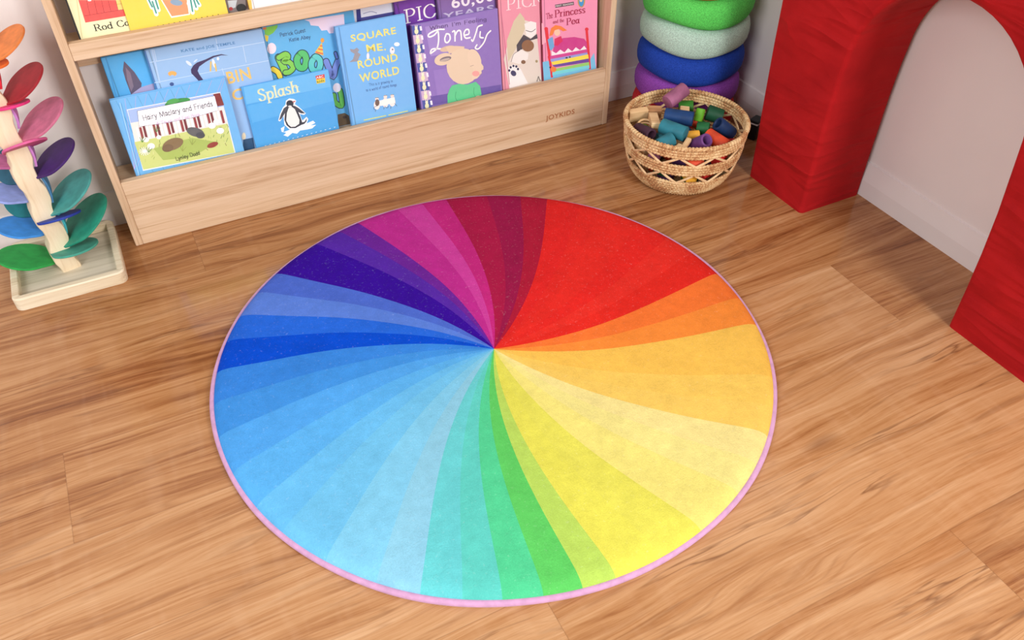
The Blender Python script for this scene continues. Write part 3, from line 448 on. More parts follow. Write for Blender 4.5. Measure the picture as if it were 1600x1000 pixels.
{"name":"paperback_book","yb":0.787,"zb":0.165,"x0":-0.297,"w":0.221,"h":0.17,"th":0.005,"col":[75,165,230],"label":"bright blue picture book with a penguin on an ice floe, front of the lower shelf","art":[["p",[105,185,238],[[0.0062,0.169],[0.22,0.169],[0.22,0.1247],[0.0025,0.1258]]],["p",[88,175,235],[[0.0033,0.1217],[0.22,0.1247],[0.22,0.0869],[0.0059,0.0764]]],["t","serif","Splash",[225,230,190],[0.0352,0.1265],[0.1387,0.1293],0.0294,0.15],["p",[210,40,35],[[0.1856,0.1598],[0.2089,0.1601],[0.2082,0.1498],[0.186,0.1497]]],["p",[235,200,60],[[0.1854,0.1506],[0.2087,0.1505],[0.2073,0.1388],[0.1852,0.1395]]],["t","bold","ABC",[250,235,230],[0.1865,0.152],[0.2058,0.1519],0.0061,0.12],["t","bold","kids",[60,120,60],[0.1867,0.1412],[0.2054,0.1416],0.0061,0.12],["p",[232,244,250],[[0.0718,0.0462],[0.0827,0.0499],[0.0761,0.0346],[0.092,0.0371],[0.1048,0.0404],[0.1254,0.0418],[0.1422,0.0442],[0.1571,0.0471],[0.1618,0.0395],[0.1488,0.0363],[0.1628,0.0342],[0.1511,0.0271],[0.1388,0.0271],[0.1186,0.0286],[0.1091,0.0223],[0.0979,0.0271],[0.0842,0.0199],[0.0743,0.0265],[0.0826,0.031],[0.0717,0.0365]]],["p",[245,248,250],[[0.0697,0.0672],[0.0783,0.0843],[0.0885,0.0982],[0.097,0.1045],[0.0998,0.114],[0.1094,0.1179],[0.1203,0.1135],[0.1252,0.1084],[0.1199,0.1002],[0.1293,0.0898],[0.1426,0.0702],[0.1371,0.0673],[0.1268,0.0722],[0.1298,0.0535],[0.1424,0.061],[0.1458,0.0539],[0.1386,0.0425],[0.1268,0.0385],[0.1096,0.0342],[0.0922,0.0383],[0.0826,0.0533],[0.0853,0.0764],[0.0739,0.0645]]],["p",[48,52,62],[[0.0999,0.0997],[0.0912,0.0854],[0.0854,0.066],[0.0877,0.0508],[0.0948,0.0411],[0.1083,0.0379],[0.1257,0.043],[0.1286,0.0496],[0.1269,0.0647],[0.1229,0.0843],[0.1181,0.0956],[0.1098,0.1017]]],["p",[236,238,232],[[0.1028,0.095],[0.0953,0.0824],[0.0895,0.0629],[0.0925,0.0509],[0.0982,0.0436],[0.1084,0.042],[0.12,0.047],[0.1229,0.0572],[0.1204,0.0724],[0.1172,0.0876],[0.1115,0.0947]]],["p",[48,52,62],[[0.1171,0.1025],[0.1161,0.0998],[0.1143,0.0977],[0.1119,0.0963],[0.1091,0.0956],[0.1062,0.0959],[0.1035,0.0969],[0.1012,0.0987],[0.0996,0.1011],[0.0988,0.1038],[0.099,0.1065],[0.1,0.1091],[0.1018,0.1111],[0.1042,0.1126],[0.107,0.1132],[0.1099,0.113],[0.1126,0.112],[0.1149,0.1102],[0.1165,0.1079],[0.1173,0.1052]]],["p",[190,80,80],[[0.116,0.1084],[0.1233,0.1088],[0.1219,0.1059],[0.1154,0.1053]]],["p",[225,225,220],[[0.1111,0.0964],[0.1107,0.0957],[0.1099,0.0952],[0.1088,0.0949],[0.1075,0.0949],[0.106,0.0951],[0.1046,0.0955],[0.1035,0.0961],[0.1026,0.0969],[0.1021,0.0977],[0.102,0.0984],[0.1024,0.0991],[0.1032,0.0996],[0.1043,0.0999],[0.1056,0.1],[0.107,0.0997],[0.1084,0.0993],[0.1096,0.0987],[0.1105,0.098],[0.111,0.0972]]],["p",[60,64,74],[[0.1008,0.1004],[0.0904,0.0962],[0.0803,0.083],[0.0718,0.0676],[0.0792,0.0708],[0.0898,0.0824],[0.0973,0.0914]]],["p",[60,64,74],[[0.1183,0.0964],[0.127,0.0883],[0.1411,0.0705],[0.131,0.0729],[0.122,0.0799],[0.118,0.0875]]],["p",[48,52,62],[[0.126,0.0489],[0.1351,0.0493],[0.1425,0.0576],[0.1399,0.049],[0.1331,0.0438],[0.1257,0.043]]],["s",[225,240,250],0.0016,[[0.0217,0.0098],[0.0258,0.0105]],0],["s",[225,240,250],0.0016,[[0.0338,0.0102],[0.0379,0.0109]],0],["s",[225,240,250],0.0016,[[0.0459,0.0106],[0.05,0.0113]],0],["s",[225,240,250],0.0016,[[0.058,0.011],[0.0622,0.0117]],0],["s",[225,240,250],0.0016,[[0.0702,0.0114],[0.0744,0.0121]],0],["s",[225,240,250],0.0016,[[0.0824,0.0118],[0.0867,0.0125]],0],["s",[225,240,250],0.0016,[[0.0947,0.0122],[0.0989,0.0129]],0],["s",[225,240,250],0.0016,[[0.1071,0.0126],[0.1113,0.0133]],0],["s",[225,240,250],0.0016,[[0.1194,0.013],[0.1237,0.0137]],0],["s",[225,240,250],0.0016,[[0.1318,0.0134],[0.1361,0.0141]],0],["s",[225,240,250],0.0016,[[0.1443,0.0138],[0.1486,0.0145]],0],["s",[225,240,250],0.0016,[[0.1568,0.0142],[0.1611,0.0149]],0],["s",[225,240,250],0.0016,[[0.1694,0.0146],[0.1737,0.0153]],0],["s",[225,240,250],0.0016,[[0.182,0.015],[0.1863,0.0157]],0],["s",[225,240,250],0.0016,[[0.1946,0.0154],[0.1989,0.0161]],0],["s",[225,240,250],0.0016,[[0.2073,0.0159],[0.2116,0.0165]],0]],"spine":None},
{"name":"hardcover_book","yb":0.785,"zb":0.165,"x0":-0.042,"w":0.186,"h":0.269,"th":0.01,"col":[118,184,240],"label":"pale blue hardcover with chunky yellow capitals, right of the penguin book","art":[["s",[85,150,215],0.0022,[[0.0108,0.2669],[0.003,0.0134]],0],["t","bold","SQUARE",[236,226,120],[0.0363,0.2231],[0.1571,0.2215],0.0209,0.12],["t","bold","ME.",[236,226,120],[0.0727,0.1935],[0.1237,0.1886],0.019,0.12],["t","bold","ROUND",[236,226,120],[0.0433,0.1562],[0.152,0.1552],0.0209,0.12],["t","bold","WORLD",[236,226,120],[0.0422,0.1197],[0.1514,0.12],0.0221,0.12],["p",[150,150,160],[[0.0223,0.1776],[0.0335,0.1833],[0.0397,0.1959],[0.0309,0.2035],[0.03,0.2104],[0.0396,0.2069],[0.0483,0.2099],[0.0533,0.2031],[0.0483,0.1982],[0.0553,0.1909],[0.0504,0.1859],[0.0444,0.1752],[0.0324,0.1768]]],["p",[235,235,240],[[0.0771,0.1826],[0.0765,0.18],[0.0756,0.1778],[0.0745,0.176],[0.0733,0.175],[0.0721,0.1748],[0.0711,0.1755],[0.0703,0.1769],[0.0698,0.1789],[0.0696,0.1814],[0.0699,0.184],[0.0705,0.1866],[0.0714,0.1888],[0.0725,0.1905],[0.0737,0.1915],[0.0749,0.1917],[0.0759,0.1911],[0.0767,0.1897],[0.0772,0.1877],[0.0774,0.1852]]],["p",[235,235,240],[[0.1466,0.1838],[0.1459,0.1809],[0.1446,0.1785],[0.1428,0.1767],[0.1408,0.1758],[0.1387,0.1757],[0.1367,0.1766],[0.1351,0.1783],[0.1339,0.1806],[0.1334,0.1834],[0.1335,0.1863],[0.1342,0.1891],[0.1355,0.1915],[0.1373,0.1934],[0.1393,0.1944],[0.1414,0.1944],[0.1434,0.1936],[0.145,0.1919],[0.1462,0.1895],[0.1467,0.1867]]],["p",[250,250,255],[[0.1621,0.1968],[0.1615,0.1953],[0.1602,0.1941],[0.1584,0.1933],[0.1563,0.193],[0.1539,0.1932],[0.1517,0.1939],[0.1497,0.195],[0.1482,0.1964],[0.1473,0.198],[0.1472,0.1996],[0.1478,0.2011],[0.149,0.2023],[0.1508,0.2031],[0.153,0.2034],[0.1553,0.2032],[0.1576,0.2026],[0.1596,0.2015],[0.1611,0.2],[0.1619,0.1984]]],["p",[90,90,100],[[0.1433,0.1868],[0.1431,0.1862],[0.1427,0.1857],[0.1422,0.1854],[0.1416,0.1852],[0.1409,0.1853],[0.1403,0.1855],[0.1398,0.1859],[0.1394,0.1864],[0.1392,0.187],[0.1391,0.1876],[0.1393,0.1882],[0.1397,0.1887],[0.1402,0.189],[0.1408,0.1892],[0.1415,0.1891],[0.1421,0.1889],[0.1426,0.1885],[0.143,0.188],[0.1432,0.1874]]],["t","hand","This is it growing in",[70,110,170],[0.0644,0.1059],[0.1303,0.1023],0.0071,0.12],["t","hand","to a world of round things",[70,110,170],[0.0538,0.0931],[0.1395,0.0906],0.0072,0.12],["p",[245,235,230],[[0.0855,0.0492],[0.0845,0.0454],[0.0828,0.0422],[0.0805,0.0398],[0.0779,0.0386],[0.0752,0.0386],[0.0727,0.0398],[0.0707,0.0421],[0.0693,0.0452],[0.0686,0.0491],[0.0688,0.053],[0.0698,0.0567],[0.0715,0.0599],[0.0738,0.0622],[0.0764,0.0634],[0.0791,0.0634],[0.0816,0.0623],[0.0836,0.06],[0.0851,0.0568],[0.0857,0.0531]]],["p",[240,225,215],[[0.0846,0.0657],[0.0841,0.0642],[0.0832,0.0629],[0.0819,0.0621],[0.0804,0.0617],[0.0788,0.0618],[0.0773,0.0624],[0.076,0.0634],[0.0751,0.0648],[0.0746,0.0663],[0.0746,0.0679],[0.0751,0.0694],[0.076,0.0706],[0.0773,0.0714],[0.0788,0.0718],[0.0804,0.0717],[0.0819,0.0711],[0.0831,0.0701],[0.0841,0.0688],[0.0846,0.0673]]],["s",[60,60,75],0.0011,[[0.0759,0.071],[0.0844,0.07]],1],["s",[90,60,60],0.001,[[0.072,0.0402],[0.0701,0.0337]],1],["p",[245,235,230],[[0.1096,0.0502],[0.1087,0.0465],[0.1069,0.0432],[0.1047,0.0408],[0.102,0.0396],[0.0993,0.0396],[0.0968,0.0408],[0.0947,0.0431],[0.0933,0.0462],[0.0926,0.0501],[0.0928,0.054],[0.0938,0.0577],[0.0955,0.0609],[0.0978,0.0632],[0.1004,0.0645],[0.1031,0.0645],[0.1056,0.0633],[0.1076,0.061],[0.1091,0.0579],[0.1098,0.0542]]],["p",[240,225,215],[[0.1086,0.0668],[0.1081,0.0653],[0.1072,0.0641],[0.1059,0.0631],[0.1044,0.0627],[0.1028,0.0628],[0.1013,0.0634],[0.1,0.0644],[0.099,0.0659],[0.0985,0.0674],[0.0985,0.069],[0.099,0.0704],[0.0999,0.0717],[0.1012,0.0725],[0.1027,0.0729],[0.1043,0.0728],[0.1058,0.0722],[0.1071,0.0712],[0.1081,0.0699],[0.1086,0.0683]]],["s",[60,60,75],0.0011,[[0.0998,0.0721],[0.1084,0.0711]],1],["s",[90,60,60],0.001,[[0.0961,0.0412],[0.0942,0.0347]],1],["p",[245,235,230],[[0.1291,0.048],[0.1281,0.0442],[0.1264,0.041],[0.1241,0.0386],[0.1215,0.0374],[0.1187,0.0373],[0.1162,0.0386],[0.1141,0.0409],[0.1126,0.0441],[0.1119,0.0479],[0.1121,0.0518],[0.113,0.0556],[0.1148,0.0588],[0.117,0.0611],[0.1196,0.0623],[0.1223,0.0624],[0.1249,0.0612],[0.127,0.0589],[0.1285,0.0557],[0.1292,0.052]]],["p",[240,225,215],[[0.1279,0.0646],[0.1274,0.0631],[0.1265,0.0619],[0.1252,0.061],[0.1237,0.0606],[0.1221,0.0607],[0.1206,0.0613],[0.1193,0.0623],[0.1183,0.0638],[0.1178,0.0653],[0.1178,0.0669],[0.1182,0.0683],[0.1191,0.0696],[0.1204,0.0704],[0.1219,0.0708],[0.1235,0.0707],[0.1251,0.0701],[0.1264,0.0691],[0.1274,0.0678],[0.1279,0.0662]]],["s",[60,60,75],0.0011,[[0.1191,0.07],[0.1277,0.069]],1],["s",[90,60,60],0.001,[[0.1155,0.039],[0.1136,0.0325]],1],["p",[110,90,80],[[0.0848,0.0558],[0.0841,0.053],[0.0829,0.0507],[0.0813,0.049],[0.0794,0.0481],[0.0775,0.048],[0.0758,0.0489],[0.0744,0.0505],[0.0734,0.0528],[0.073,0.0555],[0.0731,0.0584],[0.0738,0.0611],[0.0751,0.0634],[0.0767,0.0652],[0.0785,0.0662],[0.0804,0.0662],[0.0821,0.0654],[0.0835,0.0637],[0.0845,0.0613],[0.085,0.0586]]],["p",[250,248,240],[[0.0852,0.0612],[0.1288,0.0614],[0.1279,0.0462],[0.0859,0.0461]]],["s",[60,70,90],0.001,[[0.0688,0.0392],[0.0677,0.046],[0.0767,0.0482]],1],["s",[60,70,90],0.001,[[0.0977,0.0434],[0.1033,0.0369],[0.1096,0.0407]],1],["s",[60,70,90],0.001,[[0.1264,0.0447],[0.1317,0.0357]],1],["s",[225,225,130],0.0028,[[0.0351,0.018],[0.0981,0.0164]],0],["s",[225,225,130],0.0028,[[0.1046,0.0162],[0.161,0.0151]],0]],"spine":None},
